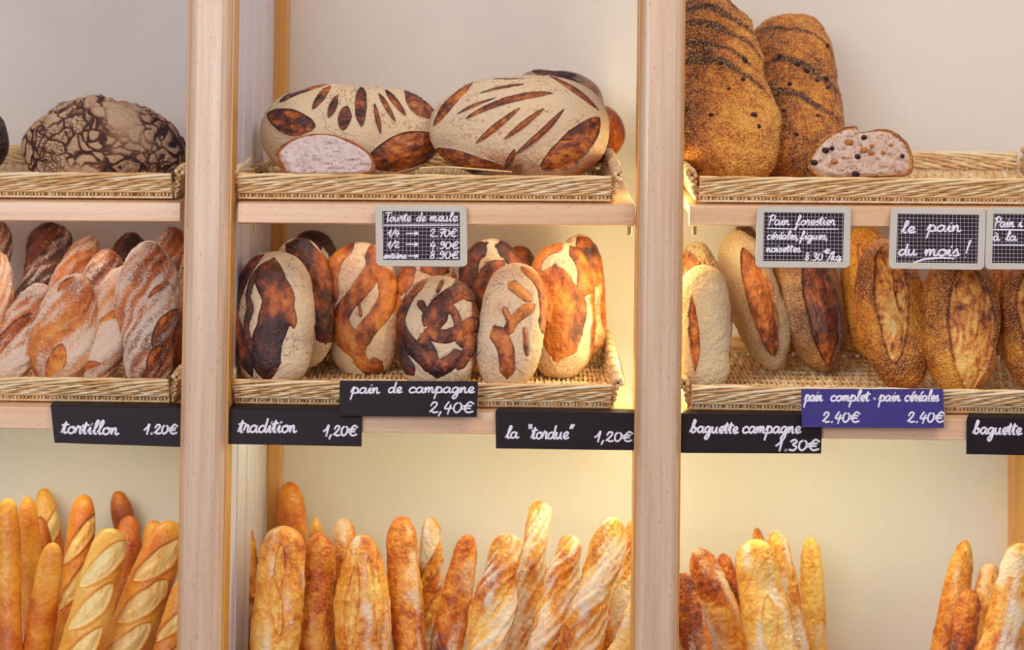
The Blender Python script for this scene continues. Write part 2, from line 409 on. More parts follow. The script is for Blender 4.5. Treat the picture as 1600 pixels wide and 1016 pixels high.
    for kind, lst in (('c', cuts), ('p', plates)):
        for cc in lst:
            x0, y0, x1, y1, h = cc[:5]; bow = cc[5] if len(cc) > 5 else 0
            p0 = np.array(loc(x0, y0)); p1 = np.array(loc(x1, y1)); e = p1-p0; le = np.linalg.norm(e)+1e-9; e /= le
            n_ = np.array([-e[1], e[0]])
            sx = (u-p0[0])*e[0]+(v-p0[1])*e[1]; dy = (u-p0[0])*n_[0]+(v-p0[1])*n_[1]
            sp_ = np.clip(sx/le, 0, 1)
            dy = dy-bow*mm*4*sp_*(1-sp_)
            over = np.maximum(0, np.maximum(-sx, sx-le))
            pw = 0.6 if kind == 'c' else 0.75
            hh = h*mm*(np.clip(np.sin(math.pi*sp_), 0, 1)**pw if kind == 'c' else 1.22*np.clip(1.35*(1-np.abs(2*sp_-1)), 0, 1)**.85)
            dd = hh-np.abs(dy)-over*1.0+wob*(0.5 if h > 6 else 0.2)
            sf = soft/1000
            msk = sst(-sf*0.4, sf*0.6, dd)*front
            if kind == 'c':
                score = np.maximum(score, msk)
                fl = fl*(1-msk)+cutflour*msk
                dome = np.clip(dd/(h*mm+1e-9), 0, 1)
                disp += msk*(-cutdepth+cutdepth*1.3*dome)
                ed = np.exp(-((dd+sf*0.2)/(sf*0.8))**2)*front
                if h > 6:
                    sv = fbm(q*np.array([170, 170, 45])+vn(q*30, 3)[:, None]*2, seed+31, 3); disp += msk*0.0016*sv; bk = bk+msk*.5*sv
                disp += ed*cutdepth*0.5; edge = np.maximum(edge, ed)
            else:
                fl = fl*(1-msk)+1.0*msk
                score = score*(1-msk)
                disp += msk*platebulge
                ed = np.exp(-((dd)/(sf*0.7))**2)*front
                edge = np.maximum(edge, ed*0.7)
    if crack:
        d1, d2 = worley((Q+0.022*np.stack([vn(q*26, 1), vn(q*26, 2), vn(q*26, 3)], 1)+0.006*np.stack([vn(q*90, 4), vn(q*90, 5), vn(q*90, 6)], 1))*crack, seed)
        g = np.exp(-((d2-d1)/(0.05+0.09*(vn(q*25, seed+33)+1)))**2)*sst(-0.7, 0.1, vn(q*18, seed+40))
        d1b, d2b = worley((Q+0.004*np.stack([vn(q*90, 1), vn(q*90, 2), vn(q*90, 3)], 1))*crack*3.6, seed+9)
        g2 = np.exp(-((d2b-d1b)/0.12)**2)*0.6*sst(-0.6, 0.3, vn(q*24, seed+44))
        g = np.maximum(g, g2)
        disp += -0.0045*g + 0.0015*sst(0.0, 0.4, d2-d1); fl = fl*(1-g)-0.3*g; score = np.maximum(score, g); bk += 0.3*g
    bk = bk + edgebake*edge
    fl = fl + flourgrad*(v/L-0.5)
    disp *= env
    R_ = np.stack([s, c*1.0, np.zeros_like(s)], 1); R_ /= np.linalg.norm(R_, axis=1, keepdims=True)+1e-9
    Q = Q + R_*disp[:, None]
    Q[:, 0] += off
    rv, fv, av = np.array(r), np.array(f), np.array(a)
    O = np.array(A)
    V = O + Q[:, :1]*rv + Q[:, 1:2]*fv + Q[:, 2:3]*av
    # a loaf sits flat on its tray and cannot pass the wall
    if level:
        bz = LEVEL[level]
        fz = bz + TILT[level]*V[:, 0] + 0.235*V[:, 1] + 0.012 if level != 'low' else np.full(len(V), bz)
        V[:, 2] = np.where(V[:, 2] < fz, fz, V[:, 2])
    V[:, 1] = np.minimum(V[:, 1], WALL_Y-0.003)
    idx = np.arange((nt-1)*nth); i = idx//nth; j = idx % nth; j2 = (j+1) % nth
    Fc = np.stack([i*nth+j, i*nth+j2, (i+1)*nth+j2, (i+1)*nth+j], 1)
    faces = Fc.tolist()+[list(range(nth-1, -1, -1)), list(range((nt-1)*nth, nt*nth))]
    org = Vector((float(V[:, 0].mean()), float(V[:, 1].mean()), float(V[:, 2].min())))
    me = bpy.data.meshes.new(name)
    me.from_pydata((V-np.array(org)).tolist(), [], faces)
    me.materials.append(M[mat])
    me.polygons.foreach_set('use_smooth', [True]*len(me.polygons))
    ca = me.attributes.new('crust', 'FLOAT_COLOR', 'POINT')
    C4 = np.stack([np.clip(score, 0, 1), np.clip(fl, -0.5, 1.2), np.clip(bk, 0, 1), np.ones_like(bk)], 1).astype(np.float32)
    ca.data.foreach_set('color', C4.ravel())
    me.update()
    o = bpy.data.objects.new(name, me); COL.objects.link(o); o.location = org
    tag(o, label, cat, group)
    o_info[o.name] = dict(A=A, a=a, r=r, f=f, L=L, hw=hw, thick=thick, loc=loc)
    return o
o_info = {}

# ============================================================ STRUCTURE
v, f = box(-1.6, 1.6, WALL_Y, WALL_Y+0.05, -1.0, 1.0)
tag(link_mesh('wall_back', v, f, M['wall'], smooth=False), kind='structure')

def post(pxl, pxr, label):
    x0 = P(pxl, 508, -0.035).x; x1 = P(pxr, 508, -0.035).x; cx = (x0+x1)/2; hw = (x1-x0)/2
    e = empty('upright_post', (cx, 0, -1.0)); tag(e, label, 'post', 'wooden uprights of the bread rack')
    # moulded front: flat middle, shallow grooves and rounded shoulders
    n = 40; pr = []
    for i in range(n+1):
        s = -1+2*i/n; x = s*hw
        d = 0.013*(max(0, (abs(s)-0.72)/0.28))**2.2
        d -= 0.0012*math.exp(-((abs(s)-0.66)/0.05)**2)
        pr.append((x, -0.035+d))
    pr += [(hw, 0.03), (-hw, 0.03)]
    m_ = len(pr)
    V = [(x, y, 0.0) for x, y in pr]+[(x, y, 2.0) for x, y in pr]
    Fc = [tuple(range(m_-1, -1, -1)), tuple(range(m_, 2*m_))]+[(i, (i+1) % m_, (i+1) % m_+m_, i+m_) for i in range(m_)]
    o = link_mesh('post_shaft', V, Fc, M['post'], e, smooth=False)
    for k, sx in enumerate((-1, 1)):
        ev, ef = box(sx*hw-0.0015 if sx > 0 else -hw-0.0035, hw+0.0035 if sx > 0 else -hw+0.0015, -0.019, 0.028, 0.0, 2.0)
        link_mesh('edge_strip', ev, ef, M['edge'], e, smooth=False, bevel=0.001)
    return e, x0, x1
_, lp0, lp1 = post(285.5, 352.5, 'pale beech upright with rounded edges left of the long sloped loaves')
_, rp0, rp1 = post(998, 1064, 'pale beech upright right of centre with a lamp glow around it')

# ribbed white side panel right of the left post
px = lp1+0.001
steps = [(0.031, 0.10, 0.0), (0.10, 0.19, 0.0018), (0.19, 0.20, 0.0), (0.20, 0.29, 0.003), (0.29, 0.30, 0.001), (0.30, 0.415, 0.0042)]
e = empty('side_panel', (px, 0.2, -1.0)); tag(e, 'white ribbed vertical side panel beside the left wooden upright', 'panel')
parts = [box(px-0.012-0.0, px+dx, y0, y1, -1.0, 1.0) for y0, y1, dx in steps]
V, Fc = join(parts)
o = link_mesh('ribbed_panel', [(x-px, y-0.2, z+1.0) for x, y, z in V], Fc, M['panel'], e, smooth=False, bevel=0.0015)
sl = [box(-0.003, 0.0006, -0.163, -0.160, 0.02+k*0.012, 0.026+k*0.012) for k in range(160)]
V, Fc = join(sl); link_mesh('bracket_slots', V, Fc, M['black_sign'], e, smooth=False)
xa = P(424, 300, 0.42).x; xb = P(445, 300, 0.42).x
v, f = box(xa, xb, 0.42, WALL_Y, -1, 1.0)
tag(link_mesh('rear_batten', v, f, M['edge'], loc=((xa+xb)/2, 0.44, -1), smooth=False, bevel=0.002), 'orange brown wooden batten against the wall behind the white panel', 'batten')
xa = P(1584, 800, 0.42).x
v, f = box(xa, xa+0.03, 0.42, WALL_Y, -1, P(1584, 700, 0.42).z-0.01)
tag(link_mesh('rear_batten', v, f, M['edge'], loc=(xa+0.015, 0.44, -1), smooth=False, bevel=0.002), 'narrow wooden batten on the wall at the lower right edge', 'batten')

# the lamp tube behind the right post
e = empty('tube_lamp', ((rp0+rp1)/2, 0.10, -0.30)); tag(e, 'glowing lamp tube mounted upright behind the right wooden upright', 'lamp')
m_, nt_, b_ = newmat('lamp_glow'); b_.inputs['Emission Color'].default_value = (1.0, 0.97, 0.52, 1); b_.inputs['Emission Strength'].default_value = 36
zz = np.linspace(0.02, 0.56, 12)
v, f = tube([(0, 0, z) for z in zz], 0.009, 14)
link_mesh('glass_tube', v, f, m_, e)
for z in (0.0, 0.56):
    v, f = tube([(0, 0, z), (0, 0, z+0.02)], 0.012, 14); link_mesh('end_cap', v, f, M['metal'], e)

def fill_glow(k, c=(0.86, 1.0, 0.70, 1)):  # emission for the added fill strips
    m2, nt2, b2 = newmat('fill_glow'); b2.inputs['Emission Color'].default_value = c; b2.inputs['Emission Strength'].default_value = k
    return m2
# shelves
def shelf(x0p, x1p, yl, lip, label, level, pins=()):
    a0 = P(x0p, yl, 0.0); a1 = P(x1p, yl, 0.0)
    zc = LEVEL[level]
    cx = (a0.x+a1.x)/2; z = zc + TILT[level]*cx
    e = empty('sloped_shelf', (cx, 0, z)); e.rotation_euler[1] = -TILT[level]
    tag(e, label, 'shelf', 'sloped beech shelves')
    hx = (a1.x-a0.x)/2
    d = lip/1000
    pr = [(0, 0), (0, -d), (0.02, -d), (0.02, -0.012), (0.415, 0.415*0.235-0.016), (0.415, 0.415*0.235)]
    v, f = prism_x([(y, zz_) for y, zz_ in pr], -hx, hx)
    link_mesh('shelf_board', v, f, M['shelf'], e, smooth=False, bevel=0.0015)
    for p in pins:
        xw = P(p, yl, 0.03).x-cx
        v, f = tube([(xw, 0.03, -0.010), (xw, 0.03, -d-0.013)], 0.0035, 12)
        link_mesh('support_pin', v, f, M['metal'], e)
    return e
shelf(-330, 282, 318, 30, 'upper beech shelf at the far left under the cracked round loaf', 'top')
shelf(371, 992, 318, 31, 'upper beech shelf in the middle bay above the hanging price slate', 'top', (399, 984))
shelf(1078, 1760, 321, 30, 'upper beech shelf on the right carrying the hanging slates', 'top', (1085,))
shelf(-330, 282, 640, 34, 'lower beech shelf at the far left behind the tortillon sign', 'mid')
shelf(352, 992, 640, 33, 'lower beech shelf in the middle bay behind the tradition sign', 'mid')
shelf(1068, 1760, 640, 33, 'lower beech shelf on the right behind the blue sign', 'mid')
for lv, wd_, xa_, xb_, lb, pw_ in (('mid', 'lower', 352, 992, 'middle', 27), ('mid', 'lower', 1068, 1700, 'right', 36), ('mid', 'lower', -330, 282, 'left', 28),
                                   ('top', 'upper', 371, 992, 'middle', 9), ('top', 'upper', 1078, 1700, 'right', 5), ('top', 'upper', -330, 282, 'left', 12)):  # unseen fill strips, added to brighten the back wall of each bay
    x0_ = P(xa_, 640).x+0.07; x1_ = P(xb_, 640).x-0.05; L_ = x1_-x0_
    e = empty('fill_strip', ((x0_+x1_)/2, 0.16, LEVEL[lv]+0.0005+TILT[lv]*(x0_+x1_)/2)); tag(e, 'thin added fill light strip, unseen, under the %s shelf of the %s bay, hidden by its front lip' % (wd_, lb), 'lamp')
    v, f = box(-L_/2, L_/2, -0.012, 0.012, 0.006, 0.018); link_mesh('fill_housing', v, f, M['metal'], e, smooth=False, bevel=0.001)
    v, f = box(-L_/2+.005, L_/2-.005, -0.008, 0.008, 0.0, 0.006); link_mesh('fill_diffuser', v, f, fill_glow(pw_) if lv == 'mid' else fill_glow(pw_, (1.0, 0.88, 0.78, 1)), e, smooth=False)
# bin floor under the standing baguettes
for a_, b_2, lb in ((-1.2, lp0, 'beech bin floor below the frame under the left baguettes'), (lp1, rp0, 'beech bin floor under the middle baguettes'), (rp1, 1.2, 'beech bin floor under the right baguettes')):
    v, f = box(a_+0.002, b_2-0.002, 0.0, WALL_Y, LEVEL['low']-0.03, LEVEL['low'])
    tag(link_mesh('bin_floor', v, f, M['shelf'], smooth=False, loc=((a_+b_2)/2, 0.2, LEVEL['low']-0.03)), lb, 'shelf')

# ============================================================ BASKETS
rng = np.random.default_rng(5)
def tone_attr(o, counts, vals):
    me = o.data; at = me.attributes.new('tone', 'FLOAT', 'POINT')
    arr = np.concatenate([np.full(c, v) for c, v in zip(counts, vals)]).astype(np.float32)
    at.data.foreach_set('value', arr)
def strands(name, lst, parent):
    V, Fc, cn, vl = [], [], [], []
    for pts, r, k in lst:
        v, f = tube(pts, r, k); n = len(V); V += v; Fc += [tuple(i+n for i in q) for q in f]
        cn.append(len(v)); vl.append(rng.random())
    o = link_mesh(name, V, Fc, M['wicker'], parent); tone_attr(o, cn, vl); return o
def wall_strands(p0, p1, outward, h, rows=4):
    """twined willow wall from p0 to p1 (local x,y), height h; outward = outward unit normal (x,y)"""
    p0 = np.array(p0, float); p1 = np.array(p1, float); L = np.linalg.norm(p1-p0); d = (p1-p0)/L
    nrm = np.array(outward, float); out = []
    n = int(L/0.004); s = np.linspace(0, L, n)
    sp = 0.024
    def pt(s_, off, z, flare=0.25):
        xy = p0+d*s_[:, None]+nrm*(off+z*flare)[:, None]
        return np.column_stack([xy, z])
    # stakes
    for q in np.arange(sp/2, L, sp):
        z = np.linspace(0.002, h-0.006, 4); xy = p0+d*q+nrm*(z*0.25)[:, None]
        out.append((np.column_stack([xy, z]), 0.0026, 5))
    # foot border: short wraps
    for k, q in enumerate(np.arange(0.002, L-0.002, 0.0056)):
        if k % 5 == 4: continue
        z = np.linspace(0.0, 0.011, 3); xy = p0+d*q+d*((z-.005)*(.15 if k % 2 else -.1))[:, None]+nrm*0.0035
        out.append((np.column_stack([xy, z]), 0.0020, 5))
    out.append((pt(s, 0*s+0.003, 0*s+0.0016), 0.0020, 6))
    out.append((pt(s, 0*s+0.0036, 0*s+0.0112), 0.0019, 6))
    # twined rows: two rods crossing between stakes, slanting slightly
    z0, z1 = 0.014, h-0.015
    for k in range(rows):
        zc = z0+(z1-z0)*k/(rows-1)
        for j in range(3):
            ph = j*2*math.pi/3+k*1.1
            pr = 4*sp
            z = zc+0.0024*np.sin(s*2*math.pi/pr+ph)+0.0008*np.sin(s*31+k*3+j)
            o_ = 0.0005+0.0040*np.cos(s*2*math.pi/pr+ph)
            out.append((pt(s, o_, z), 0.0018+0.0003*rng.random(), 6))
    # rim: rolled border of long slanting rods
    for k in range(4):
        ph = k*math.pi/2; pr = 0.24
        z = h-0.007+0.0042*np.sin(s*2*math.pi/pr+ph)+0.0006*np.sin(s*23+k)
        o_ = 0.0030*np.cos(s*2*math.pi/pr+ph)
        out.append((pt(s, o_, z), 0.0026, 7))
    return out
def basket(x0, x1, yf, dep, h, level, label):
    cx = (x0+x1)/2; hx = (x1-x0)/2
    z = LEVEL[level]+TILT[level]*cx+0.235*yf+0.0035
    e = empty('wicker_basket', (cx, yf, z), (SLOPE, -TILT[level], 0)); tag(e, label, 'basket', None)
    hx -= 0.012
    strands('front_wall', wall_strands((-hx, 0), (hx, 0), (0, -1), h), e)
    strands('back_wall', wall_strands((-hx, dep), (hx, dep), (0, 1), h), e)
    for sx in (-1, 1):
        strands('side_wall', wall_strands((sx*hx, 0), (sx*hx, dep), (sx, 0), h*0.9, 4), e)
        # corner braid along the side rim
        s = np.linspace(-0.004, dep+0.004, 150); lst = []
        for k in range(4):
            ph = s*2*math.pi/0.05+k*2*math.pi/4
            rr = 0.0052+0.0008*np.sin(s*60)
            lst.append((np.column_stack([sx*(hx+h*0.23+0.002)+rr*np.cos(ph), s, h*0.9+0.004+rr*np.sin(ph)+0.004*(s/dep)]), 0.0036, 7))
        strands('braided_rim', lst, e)
    # floor weave: rods running back over cross sticks
    lst = []
    yy = np.linspace(0.0, dep, 64)
    nx = int(2*hx/0.0074)
    for i in range(nx):
        xx = -hx+0.004+i*(2*hx-0.008)/(nx-1)
        lst.append((np.column_stack([xx+0.0008*np.sin(yy*40+i), yy, 0.004+0.0026*np.sin(yy*math.pi/0.032+(i % 2)*math.pi)]), 0.0030, 5))
    for y in np.arange(0.016, dep, 0.032):
        xs = np.linspace(-hx, hx, 8)
        lst.append((np.column_stack([xs, np.full(8, y), np.full(8, 0.004)]), 0.0034, 5))
    strands('woven_floor', lst, e)
    return e
X = lambda p, y=0.03, py=300: P(p, py, y).x
basket(X(-320), X(284), 0.024, 0.372, 0.042, 'top', 'wicker basket at upper left holding the cracked round loaf')
bk_mid = basket(X(362), X(966), 0.024, 0.372, 0.042, 'top', 'wicker basket at top centre under the two big floured loaves')
basket(X(1079), X(1700), 0.024, 0.372, 0.042, 'top', 'half-empty wicker basket at upper right with the fig and nut loaves')
basket(X(-320, py=600), X(279, py=600), 0.028, 0.368, 0.041, 'mid', 'wicker basket at left filled with floured twisted loaves')
basket(X(356, py=600), X(966, py=600), 0.028, 0.368, 0.041, 'mid', 'wicker basket in the middle filled with crosscut country loaves')
bk_right = basket(X(1067, py=600), X(1690, py=600), 0.028, 0.368, 0.041, 'mid', 'wicker basket at right filled with wholemeal and seeded loaves')

def crs(p, m_=5):
    p = np.array(p, float)
    if len(p) < 3: return np.linspace(p[0], p[-1], 4)
    q = np.vstack([2*p[0]-p[1], p, 2*p[-1]-p[-2]]); out = []
    for i in range(1, len(q)-2):
        for s in np.linspace(0, 1, m_, endpoint=False):
            a, b, c, d = q[i-1], q[i], q[i+1], q[i+2]
            out.append(0.5*((2*b)+(-a+c)*s+(2*a-5*b+4*c-d)*s*s+(-a+3*b-3*c+d)*s**3))
    out.append(p[-1]); return np.array(out)
def loose_cane(bk, pts, r=0.0016):
    mw = Matrix.LocRotScale(bk.location, bk.rotation_euler, None).inverted()
    pp = crs([list(mw @ P(*q)) for q in pts], 8) if len(pts) > 2 else pts
    strands('loose_cane', [(pp, r, 6)], bk)
loose_cane(bk_mid, [(655, 263, .016), (690, 261, .016), (740, 264, .017), (800, 269, .019)])
loose_cane(bk_right, [(1072, 612, .018), (1110, 603, .016), (1150, 602, .014), (1185, 606, .013)])
loose_cane(bk_right, [(1085, 608, .016), (1130, 606, .014), (1180, 614, .014), (1230, 618, .018)])
# ============================================================ LETTERING
G = {
 'a': (1.05, [[(.78,.8),(.45,1),(.12,.7),(.12,.25),(.4,.02),(.7,.35),(.8,.95),(.78,.3),(.92,.03),(1.12,.2)]]),
 'c': (.85, [[(.75,.8),(.5,1),(.15,.7),(.12,.25),(.42,0),(.88,.2)]]),
 'd': (1.1, [[(.75,.85),(.4,.95),(.1,.6),(.15,.12),(.5,.05),(.75,.5),(.95,2.0),(.86,.9),(.84,.25),(.98,.02),(1.15,.2)]]),
 'e': (.8, [[(0,.2),(.5,.45),(.7,.8),(.48,1.02),(.2,.75),(.17,.28),(.45,0),(.85,.2)]]),
 'b': (1.0, [[(0,.2),(.4,1.2),(.55,1.85),(.36,2.05),(.24,1.4),(.2,.3),(.42,0),(.75,.25),(.72,.75),(.5,.85),(.7,.62),(1.05,.7)]]),
 'f': (.8, [[(0,.2),(.45,1.0),(.66,1.8),(.48,2.05),(.34,1.6),(.25,0),(.2,-.8),(.05,-1.0),(.08,-.5),(.4,.02),(.85,.25)]]),
 'g': (1.0, [[(.78,.82),(.42,1),(.1,.62),(.2,.1),(.55,.18),(.8,.95),(.76,-.5),(.48,-1.05),(.22,-.8),(.5,-.3),(1.05,.2)]]),
 'i': (.55, [[(0,.2),(.28,.98),(.26,.25),(.38,.02),(.6,.2)], [(.36,1.42),(.4,1.5)]]),
 'l': (.55, [[(0,.2),(.38,1.1),(.55,1.8),(.4,2.02),(.26,1.5),(.22,.35),(.36,.02),(.6,.2)]]),
 'm': (1.25, [[(0,.55),(.14,.98),(.16,.02),(.22,.55),(.42,.98),(.54,.8),(.54,.02),(.6,.55),(.8,.98),(.94,.78),(.94,.2),(1.08,.02),(1.28,.2)]]),
 'n': (.9, [[(0,.55),(.14,.98),(.16,.02),(.24,.55),(.46,.98),(.6,.75),(.6,.22),(.74,.02),(.95,.2)]]),
 'o': (.9, [[(.5,1),(.16,.75),(.14,.22),(.48,0),(.78,.35),(.74,.85),(.5,1),(.62,.8),(.95,.8)]]),
 'p': (1.0, [[(0,.3),(.28,1.15),(.22,0),(.1,-1.0)], [(.2,.3),(.32,.85),(.6,1),(.84,.62),(.72,.12),(.35,.05)], [(.7,.1),(1.05,.2)]]),
 'r': (.75, [[(0,.2),(.22,1.12),(.32,.92),(.55,.95),(.5,.4),(.58,.03),(.8,.2)]]),
 's': (.7, [[(0,.2),(.4,1.05),(.45,.8),(.6,.35),(.4,0),(.12,.12)], [(.4,.0),(.75,.2)]]),
 't': (.6, [[(0,.2),(.34,1.7),(.26,.35),(.38,.02),(.62,.2)], [(-.02,1.2),(.62,1.32)]]),
 'u': (1.0, [[(0,.6),(.1,.98),(.12,.3),(.34,0),(.6,.3),(.7,.98),(.7,.25),(.84,.02),(1.05,.2)]]),
 'k': (.85, [[(0,.2),(.34,1.6),(.38,2),(.24,1.8),(.2,0)], [(.2,.5),(.6,.95),(.34,.55),(.68,.02),(.88,.15)]]),
 'P': (.95, [[(.32,1.85),(.2,0)], [(0,1.6),(.5,2.0),(.95,1.65),(.8,1.05),(.28,.9)]]),
 'T': (.75, [[(-.15,1.85),(1.0,1.95)], [(.42,1.9),(.36,.3),(.5,.02),(.7,.2)]]),
 '0': (.95, [[(.45,1.6),(.12,1.2),(.12,.4),(.42,0),(.76,.4),(.78,1.2),(.45,1.6)]]),
 '1': (.65, [[(-.1,.75),(.2,1.1),(.42,1.75),(.32,0)]]),
 '2': (.95, [[(.1,1.15),(.3,1.6),(.65,1.5),(.6,1.0),(.08,.1),(.25,.3),(.5,0),(.88,.12)]]),
 '3': (.9, [[(.1,1.4),(.45,1.65),(.7,1.3),(.35,.9),(.76,.5),(.5,0),(.08,.12)]]),
 '4': (.95, [[(.4,1.65),(.1,.65),(.85,.7)], [(.66,1.2),(.5,-.15)]]),
 '7': (.85, [[(.05,1.5),(.78,1.6),(.35,0)], [(.22,.85),(.72,.9)]]),
 '8': (.85, [[(.62,1.4),(.38,1.65),(.15,1.3),(.65,.5),(.4,0),(.1,.4),(.62,1.15),(.62,1.4)]]),
 '9': (.9, [[(.72,1.3),(.42,1.65),(.12,1.2),(.4,.85),(.72,1.25),(.7,.4),(.42,0),(.12,.12)]]),
 '€': (1.15, [[(1.05,1.4),(.65,1.65),(.28,1.0),(.32,.3),(.68,0),(1.1,.2)], [(0,1.0),(.85,1.08)], [(0,.6),(.78,.68)]]),
 '.': (.55, [[(.26,.02),(.30,.1)]]), ',': (.5, [[(.26,.12),(.12,-.45)]]),
 '/': (.6, [[(-.05,-.3),(.62,2.0)]]), '!': (.5, [[(.35,2.0),(.15,.55)], [(.08,.02),(.1,.06)]]),
 '“': (.7, [[(.1,2.1),(.2,1.6)], [(.4,2.1),(.5,1.6)]]), '”': (.6, [[(.2,2.1),(.05,1.6)], [(.5,2.1),(.35,1.6)]]),
 '→': (2.2, [[(0,.75),(1.8,.75)], [(1.35,1.2),(1.85,.75),(1.35,.3)]]), '•': (.7, [[(.2,.45),(.3,.5),(.4,.4),(.25,.38)]]),
 ' ': (.75, []),
}
G['é'] = (.8, G['e'][1]+[[(.5,1.35),(.78,1.7)]]); G['è'] = (.8, G['e'][1]+[[(.2,1.7),(.5,1.35)]])
G['à'] = (1.05, G['a'][1]+[[(.3,1.75),(.6,1.38)]])
def write(txt, x0, y0, x1, xh, rot=0.0, slant=0.18):
    """strokes in photo pixels for text from x0 to x1 on baseline y0 with x-height xh"""
    tot = sum(G[c][0] for c in txt); sx = (x1-x0)/tot; cur = 0; out = []
    for c in txt:
        adv, st = G[c]
        for s in st:
            k = crs(s); jx = 0.03
            X_ = x0+(cur+k[:, 0])*sx+slant*k[:, 1]*xh-0.0; Y_ = y0-k[:, 1]*xh+(k[:, 0]+cur)*sx*rot
            out.append(np.column_stack([X_, Y_]))
        cur += adv
    return out
def to_face(y, org, strokes, r):
    parts = []
    for st in strokes:
        pts = np.array([list(P(a, b, y)-org) for a, b in st])
        # rounded ends
        v, f = tube(pts, r, 8, flat=(0, 1, 0)); v = np.array(v); v[:, 1] = (v[:, 1]-pts[0][1])*0.35+pts[0][1]
        parts.append((v.tolist(), f))
        for e_ in (pts[0], pts[-1]):
            th = np.linspace(0, 2*math.pi, 10, endpoint=False)
            ring = [(e_[0]+r*math.cos(t_), e_[1]-r*0.33, e_[2]+r*math.sin(t_)) for t_ in th]
            ring2 = [(e_[0]+r*math.cos(t_), e_[1], e_[2]+r*math.sin(t_)) for t_ in th]
            parts.append((ring+ring2, [tuple(range(10))]+[(i, (i+1) % 10, (i+1) % 10+10, i+10) for i in range(10)]))
    return join(parts)
def quad_plate(c, y, th):
    """c = 4 photo corners (tl,tr,br,bl) on plane y"""
    a = [P(*q, y) for q in c]; v = [tuple(q) for q in a]+[(q.x, q.y+th, q.z) for q in a]
    return v, [(3, 2, 1, 0), (4, 5, 6, 7), (0, 1, 5, 4), (1, 2, 6, 5), (2, 3, 7, 6), (3, 0, 4, 7)]
def sign(corners, y, mat, label, words, r=0.0013, flange=None, th=0.003, group=None):
    cen = P((corners[2][0]+corners[3][0])/2, (corners[2][1]+corners[3][1])/2, y)
    e = empty('price_sign', cen); tag(e, label, 'sign', group)
    v, f = quad_plate(corners, y, th)
    if flange:
        v = [(q[0], q[1], LEVEL['mid']+0.0015) if i_ in (0, 1, 4, 5) else q for i_, q in enumerate(v)]
    link_mesh('sign_face', [tuple(Vector(q)-cen) for q in v], f, M[mat], e, smooth=False, bevel=0.0006)
    if flange:
        fx0, fx1, dy = flange
        tl = P(*corners[0], y); tr = P(*corners[1], y)
        v = []
        tl.z = tr.z = LEVEL['mid']+0.003; dep = 0.030; zb = LEVEL['mid']+0.235*(y+dep)+0.003
        bl = Vector((P(fx0, corners[0][1], y+dep).x, y+dep, zb)); br = Vector((P(fx1, corners[1][1], y+dep).x, y+dep, zb))
        up_ = Vector((0, 0, 0.0015))
        q = [tl-up_, tr-up_, br-up_, bl-up_, tl, tr, br, bl]
        f2 = [(3, 2, 1, 0), (4, 5, 6, 7), (0, 1, 5, 4), (1, 2, 6, 5), (2, 3, 7, 6), (3, 0, 4, 7)]
        link_mesh('top_flange', [tuple(t_-cen) for t_ in q], f2, M[mat], e, smooth=False, bevel=0.0004)
    for wd in words:
        v, f = to_face(y-0.0003, cen, write(*wd), r*1.3); link_mesh('lettering', v, f, M['paint'], e)
    return e
Yb = -0.006
sign([(79, 641), (290, 642), (290, 699), (85, 692)], Yb, 'black_sign', 'long black sign reading tortillon 1.20€ at the left', [
    ('tortillon', 96, 677, 184, 10.5, .03), ('1.20€', 226, 678, 276, 8.6)], 0.00135, (82, 292, 0))
sign([(352, 643), (565, 652), (565, 698), (356, 694)], Yb, 'black_sign', 'long black sign reading tradition 1,20€ beside the left upright', [
    ('tradition', 372, 676, 462, 11, .0), ('1,20€', 506, 681, 557, 9.5)], 0.0013, (360, 563, 0))
sign([(774, 648), (994, 650), (992, 704), (775, 701)], Yb, 'black_sign', 'long black sign reading la “tordue” 1,20€ left of the right upright', [
    ('la', 790, 685, 809, 9.5, .0), ('“tordue”', 822, 686, 894, 10.5, .0), ('1,20€', 930, 690, 987, 9)], 0.0012, (778, 991, 0))
sign([(1062, 652), (1285, 656), (1283, 709), (1062, 708)], Yb, 'black_sign', 'black sign reading baguette campagne 1.30€ partly behind the blue sign', [
    ('baguette', 1078, 676, 1152, 9.5, .02), ('campagne', 1159, 677, 1250, 10, .0), ('1.30€', 1213, 704, 1279, 10)], 0.0013, (1072, 1283, 0))
sign([(1511, 656), (1740, 660), (1740, 714), (1510, 710)], Yb, 'black_sign', 'black sign reading baguette at the lower right edge', [
    ('baguette campagne', 1520, 678, 1690, 10, .02)], 0.0013, (1514, 1740, 0))
sign([(531, 595), (747, 596), (745, 652), (529, 650)], -0.017, 'black_sign', 'black sign reading pain de campagne 2,40€ standing against the basket', [
    ('pain', 548, 615, 592, 8.8), ('de', 606, 614, 627, 8.5), ('campagne', 638, 614, 740, 8.5), ('2,40€', 670, 645, 739, 10)], 0.0011)
sign([(1252, 608), (1474, 608), (1475, 669), (1253, 668)], -0.017, 'blue_sign', 'blue sign reading pain complet and pain céréales 2.40€', [
    ('pain', 1257, 627, 1284, 9), ('complet', 1297, 627, 1357, 8.5), ('•', 1362, 627, 1370, 8.5), ('pain', 1373, 627, 1406, 8.5), ('céréales', 1413, 627, 1466, 8.5),
    ('2.40€', 1284, 660, 1342, 9.5), ('2.40€', 1417, 660, 1474, 9.5)], 0.0012)
def rr_outline(c, rad, k=6):
    """rounded quad outline through 4 photo corners"""
    c = [np.array(q, float) for q in c]; out = []
    for i in range(4):
        p, a, b = c[i], c[i-1], c[(i+1) % 4]
        ua = (a-p)/np.linalg.norm(a-p); ub = (b-p)/np.linalg.norm(b-p)
        cen = p+rad*(ua+ub)
        s0 = p+rad*ua-cen; s1 = p+rad*ub-cen
        for j in range(k+1):
            t_ = j/k*math.pi/2; out.append(cen+s0*math.cos(t_)+s1*math.sin(t_))
    return out
